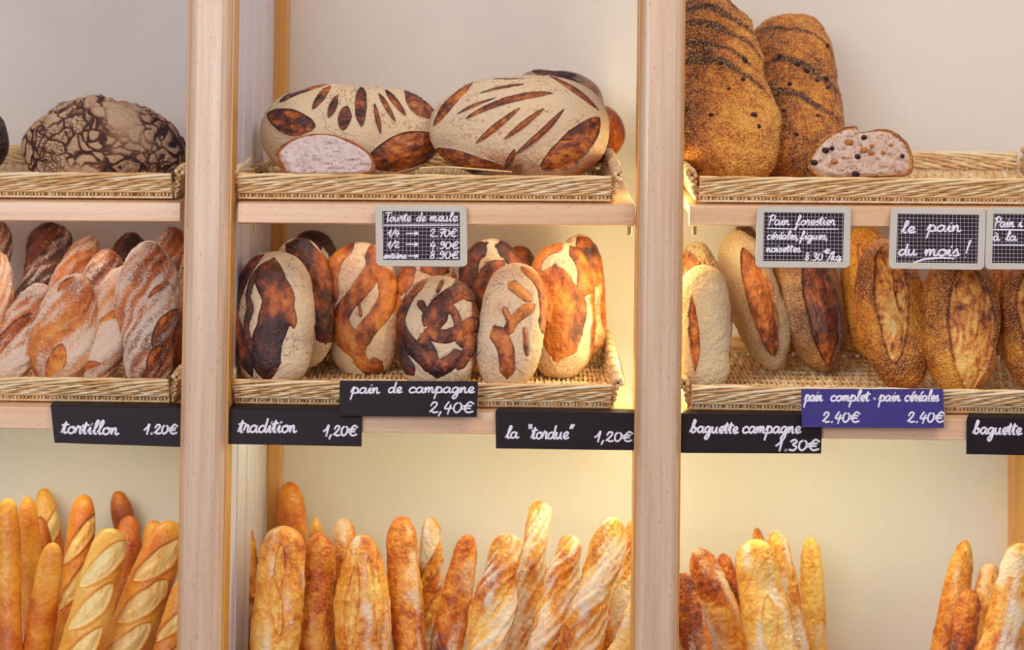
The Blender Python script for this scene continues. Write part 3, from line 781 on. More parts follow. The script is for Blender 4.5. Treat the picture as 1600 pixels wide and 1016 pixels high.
def slate(corners, y, label, words, r=0.0011, inset=(11, 10)):
    cen = P((corners[2][0]+corners[3][0])/2, (corners[2][1]+corners[3][1])/2, y)
    e = empty('hanging_slate', cen); tag(e, label, 'slate')
    tl, tr, br, bl = [np.array(q, float) for q in corners]
    ex = (tr-tl)/np.linalg.norm(tr-tl); ey = (bl-tl)/np.linalg.norm(bl-tl)
    ix, iy = inset
    inn = [tl+ex*ix+ey*iy, tr-ex*ix+ey*iy, br-ex*ix-ey*iy, bl+ex*ix-ey*iy]
    O_ = rr_outline(corners, 8); I_ = rr_outline(inn, 0.8); n = len(O_)
    V = []
    for yy, outl in ((y, O_), (y, I_), (y+0.006, O_), (y+0.006, I_)):
        V += [tuple(P(q[0], q[1], y)-cen+Vector((0, yy-y, 0))) for q in outl]
    Fc = []
    for i in range(n):
        j = (i+1) % n
        Fc += [(i, j, n+j, n+i), (2*n+j, 2*n+i, 3*n+i, 3*n+j), (j, i, 2*n+i, 2*n+j), (n+i, n+j, 3*n+j, 3*n+i)]
    link_mesh('frame', V, Fc, M['slate_frame'], e, smooth=False, bevel=0.0008)
    inn2 = [tl+ex*(ix-1)+ey*(iy-1), tr-ex*(ix-1)+ey*(iy-1), br-ex*(ix-1)-ey*(iy-1), bl+ex*(ix-1)-ey*(iy-1)]
    v, f = quad_plate(inn2, y+0.0015, 0.002)
    link_mesh('slate_board', [tuple(Vector(q)-cen) for q in v], f, M['slate'], e, smooth=False)
    for wd in words:
        v, f = to_face(y+0.0013, cen, wd if isinstance(wd, list) else write(*wd), r*1.3)
        link_mesh('underline' if isinstance(wd, list) else 'lettering', v, f, M['paint'], e)
    return e
ln = lambda *p: [np.array(p, float)]
slate([(586, 320), (729, 321), (730, 417), (588, 416)], -0.012, 'grid slate listing Tourte de meule prices above the country loaves', [
    ('Tourte', 602, 346, 641, 7), ('de', 650, 346, 664, 7), ('meule', 671, 346, 714, 7.5), ln((600, 352), (716, 352)),
    ('1/4', 606, 369, 624, 5.5), ('→', 634, 369, 656, 5.5), ('2.70€', 671, 370, 713, 7.2),
    ('1/2', 605, 387, 624, 5.5), ('→', 634, 386, 656, 5.5), ('4.90€', 671, 389, 716, 7),
    ('entière', 599, 404, 634, 4.6), ('→', 637, 404, 656, 5), ('8.90€', 671, 404, 716, 6.6)], 0.00085)
slate([(1183, 322), (1330, 323), (1328, 419), (1181, 418)], -0.012, 'grid slate reading Pain forestier, céréales, figues, noisettes', [
    ('Pain', 1200, 352, 1233, 8), ('forestier', 1243, 352, 1304, 7.5), ln((1199, 357), (1240, 358)), ln((1250, 358), (1309, 358)),
    ('céréales,', 1198, 374, 1248, 6.5), ('figues,', 1250, 374, 1294, 6), ('noisettes', 1197, 394, 1250, 6.2),
    ('8.30', 1257, 407, 1285, 6.8), ('€', 1287, 396, 1296, 3.8), ('/kg', 1293, 407, 1314, 6.6)], 0.0009)
slate([(1392, 324), (1541, 326), (1538, 422), (1389, 420)], -0.012, 'grid slate reading le pain du mois !', [
    ('le', 1408, 364, 1429, 9), ('pain', 1448, 362, 1500, 9.5), ('du', 1403, 399, 1431, 9), ('mois', 1444, 400, 1498, 10), ('!', 1506, 402, 1514, 13),
    ln((1427, 411), (1445, 405), (1470, 403), (1490, 404))], 0.0012)
slate([(1542, 324), (1691, 326), (1690, 422), (1539, 421)], -0.012, 'grid slate reading Pain and à la, cut by the right photo edge', [
    ('Pain', 1553, 355, 1584, 8), ('i', 1591, 355, 1597, 8), ln((1551, 359), (1680, 361)), ('à', 1551, 376, 1561, 7), ('la', 1571, 376, 1588, 7), ln((1551, 383), (1680, 384))], 0.001)

# ============================================================ TOP SHELF LOAVES
loaf('round_loaf', 'big round loaf with a cracked floury crust at upper left', 'bread', (34, 232, .17), (289, 240, .17), 158, 'cracked', thick=.85, prof=(2.6, 2.1, .8, 1, 1.05, 1, .85),
     nt=320, nth=280, flour=.8, bake=.3, seed=3, level='top', crack=40, bakeshade_u=.05, bakeshade_v=.3, rough=2, ee=.92)
loaf('round_loaf', 'dark loaf cut off by the left photo edge, upper shelf', 'bread', (-95, 222, .15), (13, 222, .15), 105, 'cracked', thick=.9, flour=.1, bake=.75, seed=4, level='top', crack=40)
loaf('round_loaf', 'dark brown loaf half hidden behind the cracked round loaf', 'bread', (215, 235, .31), (292, 244, .30), 70, 'cracked', thick=.7, flour=.1, bake=.7, seed=5, level='top', crack=40)
loaf('country_loaf', 'wide round loaf with a fan of leaf cuts, behind the cut half loaf', 'bread', (406, 208, .2), (692, 208, .2), 152, 'campagne', thick=.8, prof=(2.5, 2.1), nt=340, nth=300,
     flour=.95, bake=.55, seed=6, level='top', ee=.9, soft=1.6, lump=.5, cutdepth=.003,
     cuts=[(520, 140, 494, 180, 7), (532, 157, 519, 193, 6), (547, 174, 541, 212, 9), (567, 139, 570, 208, 9), (589, 170, 599, 217, 4), (595, 151, 621, 198, 4), (604, 143, 637, 188, 5),
           (440, 165, 530, 133, 9, 8), (420, 182, 500, 206, 20, -4), (635, 140, 690, 190, 13, -8), (575, 262, 700, 222, 26)])
loaf('floured_loaf', 'largest floured loaf with long diagonal slashes, top centre', 'bread', (670, 200, .15), (952, 203, .15), 166, 'campagne', thick=.75, prof=(3.0, 2.2, .8, .95, 1, 1.02, 1), nt=360, nth=320,
     flour=.9, flouru=.42, bake=.45, seed=7, level='top', ee=.88, soft=1.5, lump=.5, flourgrad=-.0, cutdepth=.003,
     cuts=[(748, 153, 818, 138, 3, 2), (750, 130, 820, 128, 1.5, 2), (715, 185, 778, 160, 3, 2), (730, 192, 865, 154, 6, 9), (745, 231, 813, 177, 5), (788, 226, 849, 179, 5), (806, 247, 880, 179, 5, -4),
           (678, 200, 738, 130, 9, 3), (680, 235, 790, 268, 12, -8), (790, 268, 805, 240, 4), (845, 268, 935, 190, 22, -8), (855, 122, 935, 180, 6, 6)])
loaf('floured_loaf', 'floured loaf peeping out behind the largest floured loaf', 'bread', (790, 175, .30), (945, 180, .30), 140, 'campagne', thick=.6, flour=.45, bake=.8, seed=8, level='top',
     cuts=[(830, 116, 900, 118, 7), (880, 120, 935, 170, 9)])
loaf('round_loaf', 'orange crusted loaf end at the right end of the top centre basket', 'bread', (860, 215, .33), (977, 208, .33), 92, 'golden', thick=.7, flour=.0, bake=.75, seed=9, level='top', lump=1.6, rough=2)

def cut_loaf(name, label, outline, y0, y1, crustm, crumbm, seed, extra=None):
    """half loaf: crust body behind a crumb face; outline in photo pixels"""
    o2 = [np.array(q, float) for q in outline]; k = np.array(o2)
    cp = crs(np.vstack([k, k[:1]]), 8)[:-1]; n = len(cp)
    cen2 = cp.mean(0)
    fr = np.array([list(P(a, b, y0)) for a, b in cp]); c3 = fr.mean(0)
    rings = []; cols = []
    for j, (sc, dy) in enumerate([(1.0, 0), (1.03, .004), (1.05, .012), (1.05, .03), (1.0, .055), (.9, .08), (.72, .10), (.45, .113), (.15, .118)]):
        rg = c3+(fr-c3)*sc; rg[:, 1] = y0+dy*(y1-y0)/0.118
        # keep the flat underside on the tray
        nz = 0.0018*vn(rg*90+seed, seed)+0.0025*vn(rg*35+seed, seed+1); dirv = (fr-c3)/np.linalg.norm(fr-c3, axis=1, keepdims=True)
        rg = rg+dirv*nz[:, None]*(1 if j else 0)
        fz = LEVEL['top']+TILT['top']*rg[:, 0]+0.235*rg[:, 1]+0.012; rg[:, 2] = np.maximum(rg[:, 2], fz)
        rings.append(rg)
    V = np.concatenate(rings); Fc = []
    for j in range(len(rings)-1):
        for i in range(n): Fc.append((j*n+i, j*n+(i+1) % n, (j+1)*n+(i+1) % n, (j+1)*n+i))
    Fc.append(tuple(range((len(rings)-1)*n, len(rings)*n)))
    org = Vector(V.mean(0)); org.z = V[:, 2].min()
    e = empty(name, org); tag(e, label, 'bread')
    b = link_mesh('crust', (V-np.array(org)).tolist(), Fc, M[crustm], e)
    at = b.data.attributes.new('crust', 'FLOAT_COLOR', 'POINT')
    q = V*40; C4 = np.stack([0*q[:, 0], .25+.3*vn(q, seed), .5+.25*vn(q*1.3, seed+2), 1+0*q[:, 0]], 1).astype(np.float32); at.data.foreach_set('color', C4.ravel())
    # crumb face, a fine grid slightly dished with pores
    m_ = 30; rr = [];
    for j in range(m_+1):
        s = j/m_*0.955; rg = c3+(rings[0]-c3)*s; rg[:, 1] = y0-0.0015
        nz = fbm(rg*170+seed, seed+5, 3); holes = sst(.25, .5, vn(rg*150+7, seed+8))
        rg[:, 1] += 0.0012*nz+0.003*holes+0.003*sst(.9, 1, s/0.955)
        rr.append(rg)
    V2 = np.concatenate(rr); F2 = []
    for j in range(m_):
        for i in range(n): F2.append((j*n+i, j*n+(i+1) % n, (j+1)*n+(i+1) % n, (j+1)*n+i))
    link_mesh('crumb', (V2-np.array(org)).tolist(), F2, M[crumbm], e)
    # ring joining crumb and crust
    V3 = np.concatenate([rr[-1], rings[0]]); F3 = [(i, (i+1) % n, (i+1) % n+n, i+n) for i in range(n)]
    b3 = link_mesh('crust_edge', (V3-np.array(org)).tolist(), F3, M[crustm], e)
    at = b3.data.attributes.new('crust', 'FLOAT_COLOR', 'POINT'); C4 = np.tile(np.array([0, -.3, .35, 1], np.float32), (2*n, 1)); at.data.foreach_set('color', C4.ravel())
    return e, org
cut_loaf('cut_loaf', 'cut half loaf showing pale grey crumb in the top centre basket',
         [(432, 240), (450, 222), (480, 211), (515, 210), (548, 222), (572, 236), (583, 252), (578, 268), (545, 273), (500, 274), (455, 273), (443, 262)], .055, .13, 'campagne', 'crumb', 21)
e, org = cut_loaf('cut_loaf', 'cut half loaf with nuts and figs in its crumb, upper right basket',
         [(1262, 262), (1270, 240), (1290, 217), (1315, 203), (1338, 200), (1345, 207), (1375, 203), (1400, 211), (1418, 228), (1425, 250), (1418, 270), (1380, 275), (1330, 276), (1285, 276)], .055, .14, 'forest', 'crumb_seed', 22)
def nugget(name, p, r, mat, parent, seed, sq=(1, .5, .8)):
    bm_v, bm_f = [], []
    nu, nv = 12, 8
    for i in range(nv+1):
        a = math.pi*i/nv
        for j in range(nu):
            b = 2*math.pi*j/nu
            d = np.array([math.sin(a)*math.cos(b), math.sin(a)*math.sin(b), math.cos(a)])
            k = r*(1+.18*float(vn((d*1.6+seed*5.1)[None], seed)[0]))
            bm_v.append(tuple(Vector((d[0]*sq[0]*k, d[1]*sq[1]*k, d[2]*sq[2]*k))+Vector(p)))
    for i in range(nv):
        for j in range(nu): bm_f.append((i*nu+j, (i+1)*nu+j, (i+1)*nu+(j+1) % nu, i*nu+(j+1) % nu))
    return link_mesh(name, bm_v, bm_f, mat, parent)
for k, (x, y, r) in enumerate([(1327, 223, 7), (1350, 235, 6), (1362, 239, 5), (1303, 253, 6), (1380, 239, 4), (1362, 228, 4), (1392, 227, 4), (1318, 246, 3)]):
    nugget('nut', P(x, y, .0535)-org, r/1000, M['nut'], e, k)
for k, (x, y, r) in enumerate([(1290, 235, 6), (1340, 245, 5), (1272, 254, 6), (1350, 215, 5), (1410, 244, 4), (1337, 272, 6), (1300, 232, 4)]):
    nugget('fig_piece', P(x, y, .0535 if k not in (2, 5) else .052)-org, r/1000, M['raisin'], e, k+20)

def ribs(cx0, cy0, cx1, cy1, w, n, seed):
    """bands across a tall loaf"""
    rr_ = random.Random(seed); out = []
    for i in range(n):
        t = (i+.7)/(n+.3)+rr_.uniform(-.02, .02); x = cx0+(cx1-cx0)*t; y = cy0+(cy1-cy0)*t
        out.append((x-w*.48, y-w*.16, x+w*.46, y+w*.10, rr_.uniform(1.6, 3.6), rr_.uniform(4, 10)))
    return out
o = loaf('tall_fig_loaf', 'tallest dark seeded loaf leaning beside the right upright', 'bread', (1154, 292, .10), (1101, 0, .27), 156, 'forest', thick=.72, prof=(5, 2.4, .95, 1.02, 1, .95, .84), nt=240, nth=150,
     flour=-.2, bake=.42, seed=31, level='top', rough=3, cuts=ribs(1135, 170, 1110, 10, 150, 5, 1), cutdepth=.003, soft=3, lump=1.3, bakeshade_u=-.28, bakeshade_v=.3)  # crust tone darkens to the upper left: shade painted into the bake
def studs(o, pts, yd, seed):
    i = o_info[o.name]; dg = bpy.data.objects[o.name]; me = o.data
    co_ = np.empty(len(me.vertices)*3); me.vertices.foreach_get('co', co_); co_ = co_.reshape(-1, 3)+np.array(o.location)
    C = np.array(CAM)
    for k, (x, y, r) in enumerate(pts):
        d = np.array(P(x, y, 0))-C; d /= np.linalg.norm(d)
        rel = co_-C; al = rel@d; off = np.linalg.norm(rel-al[:, None]*d, axis=1)
        ok = off < 0.006
        if not ok.any(): continue
        j = np.where(ok)[0][np.argmin(al[ok])]
        nugget('raisin', Vector(co_[j])-o.location, r/1000, M['raisin'], o, seed+k, (1, .7, .9))
studs(o, [(1168, 91, 6), (1178, 175, 6), (1130, 94, 4), (1113, 174, 4), (1165, 120, 4), (1140, 133, 3), (1190, 195, 4)], 0, 40)
o = loaf('tall_fig_loaf', 'second tall seeded loaf studded with dried fruit, behind the cut nut loaf', 'bread', (1252, 285, .19), (1234, 36, .37), 132, 'forest', thick=.7, prof=(6, 2.6, .95, .98, .98, 1, .97), nt=220, nth=150,
     flour=-.2, bake=.45, seed=33, level='top', rough=3, cuts=ribs(1250, 230, 1238, 60, 120, 3, 2), bakeshade_v=-.25, cutdepth=.003, soft=3, lump=1.4)
studs(o, [(1215, 84, 5), (1249, 96, 5), (1266, 110, 5), (1279, 121, 4), (1291, 118, 5), (1233, 126, 4), (1279, 176, 4), (1225, 168, 4), (1298, 72, 4), (1297, 133, 4), (1245, 205, 4)], 0, 60)

# ============================================================ MIDDLE SHELF: twisted loaves (left)
GT = 'twisted loaves'
def tort(lab, b, t, w, **k):
    d = dict(thick=.8, prof=(3.2, 2.1), flour=.62, bake=.45, twist=34, rough=2.2, level='mid', nt=230, nth=170)
    d.update(k); loaf('twisted_loaf', lab, 'bread', b, t, w, 'rustic', **d)
tort('floured orange twisted loaf standing foremost, third from the left upright', (84, 604, .08), (122, 428, .12), 92, seed=51, flour=.55, bake=.35, cuts=[(75, 592, 105, 545, 15, -5), (100, 466, 122, 440, 8, 2)])
tort('short floured twisted loaf at the front left corner of the basket', (2, 604, .08), (72, 446, .14), 66, seed=52, flour=.6, cuts=[(0, 528, 52, 500, 6, -3)])
tort('pale floured twisted loaf between the orange one and the rightmost one', (146, 604, .09), (204, 416, .17), 74, seed=53, flour=.8, bake=.3, cuts=[(158, 512, 204, 486, 6, -4), (122, 590, 160, 580, 6, 3)])
tort('tallest floured twisted loaf next to the left upright', (231, 606, .07), (236, 379, .14), 90, seed=54, flour=.6, bake=.55, bend=-4, cuts=[(238, 584, 268, 548, 8, 2), (246, 552, 278, 490, 7, 2), (243, 478, 272, 452, 4, 2)])
tort('dark twisted loaf leaning at the back left below the upper shelf', (40, 520, .27), (88, 350, .36), 68, seed=55, flour=.2, bake=.85)
tort('brown twisted loaf at the back with an orange streak, right of the dark one', (95, 500, .26), (140, 370, .33), 60, seed=56, flour=.4, bake=.6)
tort('stubby greyish twisted loaf end behind the pale twisted loaf', (150, 520, .22), (172, 391, .26), 64, seed=57, flour=.45, bake=.6)
tort('very dark loaf end at the back below the upper shelf', (195, 520, .34), (208, 364, .38), 66, seed=58, flour=-.1, bake=.95)
tort('brown twisted loaf end at the back beside the left upright', (262, 520, .28), (272, 356, .34), 56, seed=59, flour=.35, bake=.7)
tort('brown twisted loaf at the back, cut by the left photo edge', (-15, 500, .30), (-2, 345, .36), 44, seed=60, flour=.2, bake=.7)
tort('orange floured twisted loaf at mid height, cut by the left photo edge', (-6, 600, .16), (-6, 392, .24), 50, seed=61, flour=.5, bake=.3)
tort('shaded twisted loaf behind the tallest one beside the left upright', (292, 590, .19), (284, 398, .25), 56, seed=62, flour=.3, bake=.6)

# ============================================================ MIDDLE SHELF: country loaves (centre)
KB = lambda *L: [(h*1.3/2.353, [(340+x/2.353, 340+y/2.353) for x, y in pp]) for h, pp in L]
def camp(lab, b, t, w, **k):
    d = dict(thick=.72, prof=(3.2, 2.1), flour=-.1, bake=.5, rough=1.5, level='mid', nt=260, nth=190, soft=1.2, bakevar=.3, platebulge=.002, lump=.8)
    d.update(k); loaf('country_loaf', lab, 'bread', b, t, w, 'campagne', **d)
camp('leftmost country loaf with a dark charred middle and pale right side', (425, 610, .065), (432, 394, .11), 122, seed=71, bake=0.6, rim=.0, flour=0.95,
     bands=KB((24,[(175,150),(112,200),(72,290),(64,380),(92,480),(128,590)]),(44,[(215,172),(205,250),(235,330),(215,420),(190,500),(190,612)]),(10,[(150,215),(128,300),(135,360),(118,430),(135,520)]),(11,[(250,240),(275,340),(292,430)])))
camp('country loaf directly behind the leftmost one, with pale lozenges', (480, 575, .17), (466, 372, .20), 96, seed=72, bake=0.6, rim=1.0, flour=0.8,
     bands=KB((44,[(255,105),(330,150),(372,250),(360,330),(350,400)]),(26,[(385,360),(405,470)])))
camp('dark country loaf top furthest back behind the leftmost pair', (505, 555, .29), (484, 360, .31), 88, seed=73, bake=.8, plates=[(505, 390, 515, 430, 5)])
camp('light country loaf with white lozenges left of the hanging slate', (571, 592, .205), (561, 379, .235), 116, seed=74, bake=0.36, flour=0.95,
     bands=KB((27,[(500,100),(435,165),(412,260),(425,335)]),(25,[(572,110),(582,195),(545,270),(482,340),(440,410)]),(27,[(590,190),(625,240),(635,310),(600,380),(548,440),(520,505)]),(33,[(432,370),(475,450),(545,515)]),(6,[(525,305),(535,385)]),(22,[(505,515),(560,560),(610,540)])))
camp('orange country loaf mostly hidden behind the hanging slate', (670, 600, .19), (668, 398, .25), 108, seed=75, bake=0.45, rim=1.0, flour=0.6,
     bands=KB((24,[(705,190),(680,300)]),(40,[(760,170),(850,215)]),(22,[(680,330),(720,430)])))
camp('dark crosshatched country loaf standing foremost below the slate', (683, 616, .06), (685, 432, .10), 132, seed=76, bake=0.72, rim=1.1, prof=(2.6, 2.1), flour=0.88,
     bands=KB((15,[(765,235),(705,310),(672,400),(700,460),(765,525)]),(24,[(945,270),(865,310),(800,370),(765,425)]),(11,[(738,325),(790,400)]),(19,[(765,440),(840,462),(910,430),(958,390)]),(15,[(850,380),(795,435),(735,500)]),(20,[(690,475),(755,530),(800,580)]),(21,[(785,585),(850,560),(905,515)]),(4,[(830,245),(812,300)]),(20,[(880,245),(945,320)]),(13,[(850,340),(885,400),(900,500)]),(14,[(662,440),(680,520),(720,590)]),(13,[(760,470),(790,520),(800,560)]),(12,[(880,300),(850,350),(835,400)]),(14,[(930,440),(925,500),(880,580)])))
camp('dark brown country loaf right of the slate with one pale lozenge', (768, 590, .19), (768, 373, .22), 104, seed=77, bake=0.85, rim=1.1, flour=0.75,
     bands=KB((34,[(985,105),(930,150),(912,230),(905,310)]),(32,[(1030,115),(1085,130),(1115,200)]),(38,[(1050,180),(1000,250),(960,330),(950,450)])))
camp('small brown loaf top furthest back right of the slate', (815, 560, .33), (812, 384, .34), 66, seed=78, bake=.75)
camp('greyish floured country loaf leaning right with a few narrow brown bursts', (783, 614, .06), (813, 412, .10), 102, seed=79, bake=0.42, flour=0.85,
     bands=KB((17,[(1120,195),(1180,250),(1205,340),(1190,430)]),(14,[(1068,258),(1145,325)]),(15,[(1155,340),(1085,400),(1062,450)]),(23,[(1015,420),(1055,500),(1065,600)]),(5,[(1125,425),(1132,525)]),(8,[(1050,350),(1080,420)])))
camp('glossy amber country loaf rightmost in the middle basket', (876, 594, .195), (880, 380, .23), 106, seed=80, bake=0.36, rim=.7, flour=0.9,
     bands=KB((27,[(1270,105),(1190,130),(1152,190),(1170,260)]),(24,[(1300,115),(1350,195),(1352,300)]),(52,[(1235,195),(1240,280),(1290,340),(1270,430),(1240,530)]),(20,[(1190,215),(1212,330),(1208,430)])))
camp('brown country loaf behind the glossy amber one', (915, 560, .26), (905, 366, .28), 74, seed=81, bake=0.6, rim=1.0, flour=0.6,
     bands=KB((26,[(1325,80),(1382,150),(1388,260)])))

# ============================================================ MIDDLE SHELF: wholemeal and seeded loaves (right)
def seedl(lab, b, t, w, mat, **k):
    d = dict(thick=.8, prof=(2.5, 1.9), flour=.0, bake=.45, rough=2, level='mid', nt=240, nth=170, soft=2.2, cutdepth=.004)
    d.update(k); loaf(k.pop('nm', 'seeded_loaf'), lab, 'bread', b, t, w, mat, **d)
def whole(lab, b, t, w, **k): seedl(lab, b, t, w, 'complet', **k)
def cere(lab, b, t, w, **k): seedl(lab, b, t, w, 'seeded', **k)
whole('very pale floured loaf brightly lit beside the right upright', (1098, 622, .06), (1098, 414, .10), 90, seed=91, flour=.85, bake=.2, prof=(3.4, 2.1), cuts=[(1078, 470, 1084, 590, 8)])
whole('brown loaf with a floured side behind the very pale one', (1118, 590, .16), (1086, 378, .20), 78, seed=92, flour=.4, bake=.5, cuts=[(1070, 395, 1085, 460, 14)])
whole('floured wholemeal loaf leaning left with one wide brown opening', (1212, 578, .22), (1146, 360, .26), 88, seed=93, flour=.72, bake=.4, prof=(2.3, 1.9), cuts=[(1158, 392, 1208, 560, 21, 4)], cutflour=-.2)
whole('dark wholemeal loaf with a glossy brown opening right of the floured one', (1293, 580, .22), (1243, 366, .26), 100, seed=94, flour=.3, bake=.6, cuts=[(1258, 400, 1296, 575, 26, 4)])
whole('dark brown loaf tip just under the upper shelf at right', (1180, 540, .34), (1160, 346, .36), 60, seed=95, flour=-.1, bake=.85)
cere('golden seeded loaf with a thin slit just left of the le pain du mois slate', (1362, 560, .24), (1350, 350, .26), 84, seed=96, bake=.3, cuts=[(1338, 385, 1345, 470, 4), (1358, 362, 1368, 378, 3)])
cere('golden seeded loaf with an open creamy split, left of the plump one', (1412, 612, .10), (1376, 374, .15), 112, seed=97, bake=.5, prof=(2.4, 1.9), cuts=[(1368, 400, 1392, 575, 22, 5), (1396, 410, 1400, 500, 10)])
cere('plump golden seeded loaf with a broad creamy split', (1503, 622, .07), (1498, 392, .12), 118, seed=98, bake=.42, prof=(2.6, 2.0), cuts=[(1498, 425, 1512, 615, 36, 3)])
cere('small golden seeded loaf behind the plump one', (1548, 560, .22), (1540, 372, .25), 64, seed=99, bake=.45, cuts=[(1552, 400, 1556, 480, 7)])
cere('golden seeded loaf cut by the right photo edge', (1622, 616, .09), (1612, 398, .13), 112, seed=100, bake=.5, cuts=[(1600, 430, 1608, 560, 24)])

# ============================================================ STANDING BAGUETTES
def bag(lab, t, b, w, yt, yb, mat, wt=None, n=0, side=1, **k):
    """t = photo pixel of the tip, b = where the axis leaves the frame; yt,yb depths at tip and foot"""
    dx = (b[0]-t[0])/(b[1]-t[1])
    ybot = 1370; xb = b[0]+dx*(ybot-b[1])
    d = dict(thick=.85, rough=1, nt=330, nth=110, level='low', bake=.4, lump=.6)
    cuts = list(k.pop('cuts', []))
    Lx = math.hypot(xb-t[0], ybot-t[1]); ux, uy = (xb-t[0])/Lx, (ybot-t[1])/Lx
    for i in range(n):
        s = 50+i*72+(k.get('seed', 0)*7 % 22)
        cx, cy = t[0]+ux*s, t[1]+uy*s
        hl = 50; ang = math.atan2(uy, ux)+side*0.5
        cuts.append((cx-hl*math.cos(ang), cy-hl*math.sin(ang), cx+hl*math.cos(ang), cy+hl*math.sin(ang), w*.24, side*5))
    d.update(k); d['cuts'] = cuts
    if 'prof' not in d: d['prof'] = (14, 2.0, .9, 1, 1, 1, 1, 1, .9)
    tp = d.pop('tp', 0.86)
    d['prof'] = (15, 2.0, .85, .95, 1, 1, .99, .95, tp)
    loaf('baguette', lab, 'bread', (xb, ybot, yb), (t[0], t[1]-3, yt), w, mat, **d)
g = lambda *a, **k: bag(*a, 'golden', **k)
def gb(lab, t, b, w, yt, yb, **k): bag(lab, t, b, w, yt, yb, 'golden', flour=k.pop('flour', -.1), cutdepth=k.pop('cutdepth', .003), soft=3.2, edgebake=.22, **k)
def fb(lab, t, b, w, yt, yb, **k): bag(lab, t, b, w, yt, yb, 'floured', flour=k.pop('flour', .4)-.07, rough=2.2, patch=.5, bakevar=.15, edgebake=.2, lump=1.1, **k)
gb('straight golden baguette foremost at the left photo edge', (12, 781), (14, 1016), 42, .16, .09, seed=111, bake=.5)
gb('golden baguette just right of the foremost left-edge one', (42, 779), (56, 1016), 36, .25, .25, seed=112, bake=.45)
gb('light golden baguette standing at the back, second tallest at left', (68, 766), (88, 960), 46, .42, .42, seed=113, bake=.42, n=1)
gb('thin baguette tip between the two back ones at far left', (62, 810), (86, 960), 30, .36, .37, seed=114, bake=.6)
gb('short golden baguette in front with a blunt rounded tip', (84, 851), (58, 1016), 46, .14, .17, seed=115, bake=.5)
gb('golden baguette with an orange blunt tip left of the leaning slashed one', (132, 776), (110, 1000), 48, .30, .20, seed=116, bake=.5, n=2)
gb('leaning pale golden baguette with large diagonal slashes, left bay', (178, 829), (128, 1016), 68, .11, .02, seed=117, bake=.3, n=5, side=1)
gb('deep orange baguette tip at the back left bay', (183, 770), (226, 960), 42, .42, .41, seed=118, bake=.68)
gb('dark orange baguette with a rounded tip behind the slashed pair', (203, 809), (190, 1010), 46, .26, .2, seed=119, bake=.66)
gb('yellow baguette tip at the back beside the left upright', (240, 816), (240, 1000), 42, .34, .25, seed=120, bake=.3)
gb('leaning golden baguette with diagonal slashes against the left upright', (272, 818), (196, 1016), 72, .17, .10, seed=121, bake=.38, n=5, side=1)
gb('golden baguette low down beside the left upright', (292, 905), (262, 1016), 44, .09, .02, seed=122, bake=.4, n=2)
gb('baguette tip barely visible at the left photo edge', (-14, 768), (-10, 1016), 36, .30, .24, seed=123, bake=.6)

fb('orange baguette half hidden by the white side panel', (376, 812), (388, 1016), 56, .26, .26, seed=131, bake=.55, flour=.05, tp=.6)
gb('tall smooth baguette at the back beside the wooden batten', (453, 756), (462, 1000), 50, .40, .34, seed=132, bake=.5)
fb('thick pale crusty baguette foremost right of the white panel', (444, 825), (430, 1016), 78, .11, .08, seed=133, bake=.3, flour=.35, cuts=[(443, 850, 438, 920, 8), (430, 900, 440, 990, 8)])
fb('small baguette tip behind the thick pale crusty one', (419, 838), (424, 1000), 34, .26, .22, seed=134, bake=.65, flour=.1)
fb('slim floured baguette tip at the back, left middle bay', (493, 812), (502, 1000), 32, .36, .3, seed=135, bake=.35, flour=.45)
fb('reddish baguette with a dark burnt tip, left middle bay', (500, 837), (491, 1016), 56, .17, .13, seed=136, bake=.62, flour=.2)
fb('floured baguette tip at the back behind the burnt tips', (537, 813), (542, 1000), 48, .33, .22, seed=137, bake=.5, flour=.4)
fb('thickest baguette with long lengthwise slits and a dark tip', (566, 838), (568, 1016), 90, .13, .08, seed=138, bake=.42, flour=.3, tp=.6, cuts=[(560, 880, 548, 1010, 10), (590, 880, 596, 1010, 6), (578, 870, 584, 950, 6)])
fb('dark baguette tip squeezed between the burnt-tip pair', (478, 852), (482, 1000), 30, .25, .2, seed=139, bake=.8, flour=.05)
fb('smooth orange-tipped baguette standing upright mid bay', (626, 810), (640, 1016), 54, .20, .11, seed=140, bake=.45, flour=.25)
fb('slim floured baguette right of the orange-tipped one', (673, 811), (675, 1016), 40, .33, .31, seed=141, bake=.45, flour=.4, n=2)
fb('orange baguette leaning right with a brown tip, mid bay', (733, 838), (697, 1016), 52, .20, .20, seed=142, bake=.55, flour=.25, tp=.6)
fb('floured twisted baguette right of the leaning orange one', (798, 838), (756, 1016), 62, .14, .04, seed=143, bake=.35, flour=.5, twist=45)
fb('tallest floured twisted baguette in the middle bay', (846, 786), (812, 1016), 46, .27, .18, seed=144, bake=.4, flour=.6, twist=42)
fb('floured twisted baguette right of the tallest twisted one', (895, 840), (850, 1016), 54, .2, .12, seed=145, bake=.35, flour=.58, twist=45)
fb('floured twisted baguette with a craggy tip near the right upright', (962, 812), (905, 1016), 62, .15, .08, seed=146, bake=.4, flour=.58, twist=40, tp=.65)
fb('floured twisted baguette half hidden by the right upright', (996, 812), (962, 1016), 50, .26, .18, seed=147, bake=.35, flour=.5, twist=45)
fb('pale brightly lit baguette low beside the right upright', (1016, 935), (962, 1060), 56, .085, .05, seed=148, bake=.15, flour=.6)

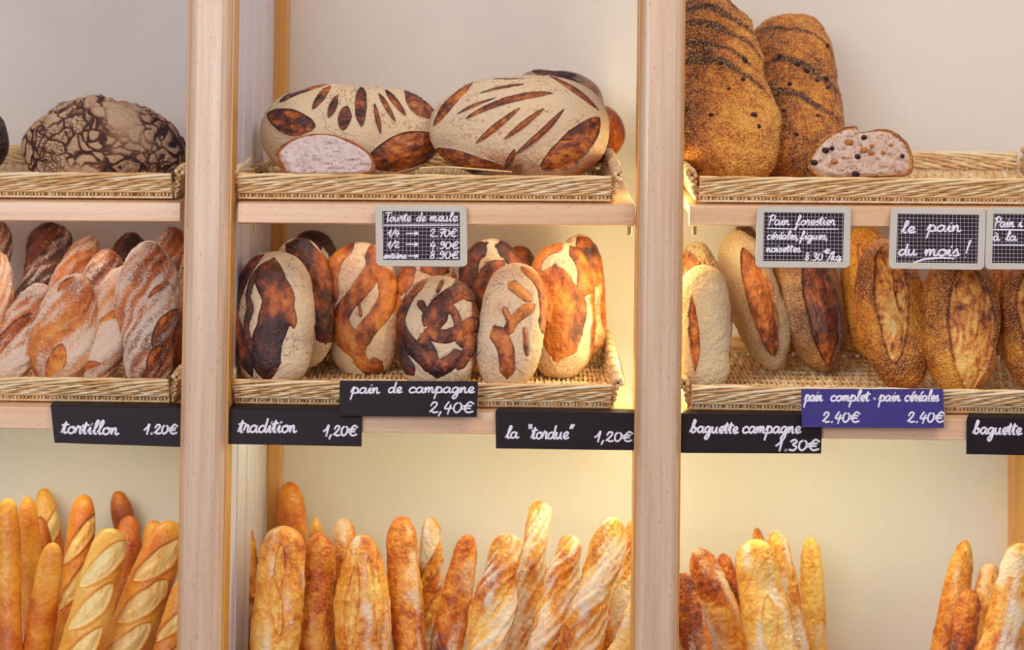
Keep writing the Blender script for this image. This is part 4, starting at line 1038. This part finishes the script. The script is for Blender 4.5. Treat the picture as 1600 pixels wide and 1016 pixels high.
fb('orange baguette with a floured side against the right upright', (1066, 898), (1086, 1016), 50, .11, .08, seed=151, bake=.6, flour=.35, tp=.6)
fb('leaning orange baguette with a wide flour streak, right bay', (1090, 860), (1143, 1016), 62, .22, .23, seed=152, bake=.5, flour=.3, tp=.7)
fb('dark orange baguette tip behind the flour-streaked one', (1128, 868), (1164, 1000), 36, .33, .34, seed=153, bake=.75, flour=.05)
fb('thick floured baguette with yellow patches, right bay', (1176, 846), (1206, 1016), 76, .17, .12, seed=154, bake=.25, flour=.55, cuts=[(1196, 930, 1200, 1016, 12)])
fb('thin baguette tip poking above the thick floured one', (1182, 828), (1206, 980), 26, .40, .42, seed=155, bake=.6, flour=.1)
fb('slim floured baguette right of the thick patched one', (1212, 832), (1240, 1016), 48, .25, .18, seed=156, bake=.4, flour=.45)
fb('smooth straight yellow baguette standing alone at right of the group', (1266, 842), (1274, 1016), 38, .33, .34, seed=157, bake=.3, flour=.15)
fb('speckled baguette with a pointed tip, left of the lower right group', (1509, 847), (1478, 1016), 48, .3, .27, seed=158, bake=.45, flour=.15, tp=.6)
fb('speckled baguette with a floured edge between two others at lower right', (1547, 882), (1536, 1016), 44, .3, .24, seed=159, bake=.45, flour=.35)
fb('short reddish brown baguette foremost in the lower right group', (1517, 924), (1502, 1016), 44, .2, .16, seed=160, bake=.72, flour=.0)
fb('floured speckled baguette at the right photo edge', (1600, 853), (1562, 1016), 66, .15, .05, seed=161, bake=.4, flour=.4)

# ============================================================ GROUPS of repeated things
GROUP = {'twisted_loaf': 'floured twisted loaves in the left basket', 'seeded_loaf': 'wholemeal and seeded loaves in the right basket',
         'tall_fig_loaf': 'tall seeded fruit loaves on the upper right shelf', 'floured_loaf': 'floured loaves on the upper middle shelf',
         'round_loaf': 'round loaves on the upper shelves', 'wicker_basket': 'wicker baskets on the shelves', 'price_sign': 'hand-lettered price signs',
         'hanging_slate': 'slates hanging from the upper shelves', 'fill_strip': 'added fill light strips under the shelves', 'cut_loaf': 'cut loaves on the upper shelves',
         'country_loaf': 'crosscut country loaves', 'bin_floor': 'bin floors under the baguettes', 'rear_batten': 'wooden battens on the wall'}
for o in list(scene.objects):
    if o.parent or not o.get('label') or o.get('group'): continue
    k = o.name.split('.')[0]
    if k == 'baguette': o['group'] = 'baguettes standing in the %s bay' % ('left' if o.location.x < -0.45 else 'middle' if o.location.x < 0.24 else 'right')
    elif k in GROUP: o['group'] = GROUP[k]
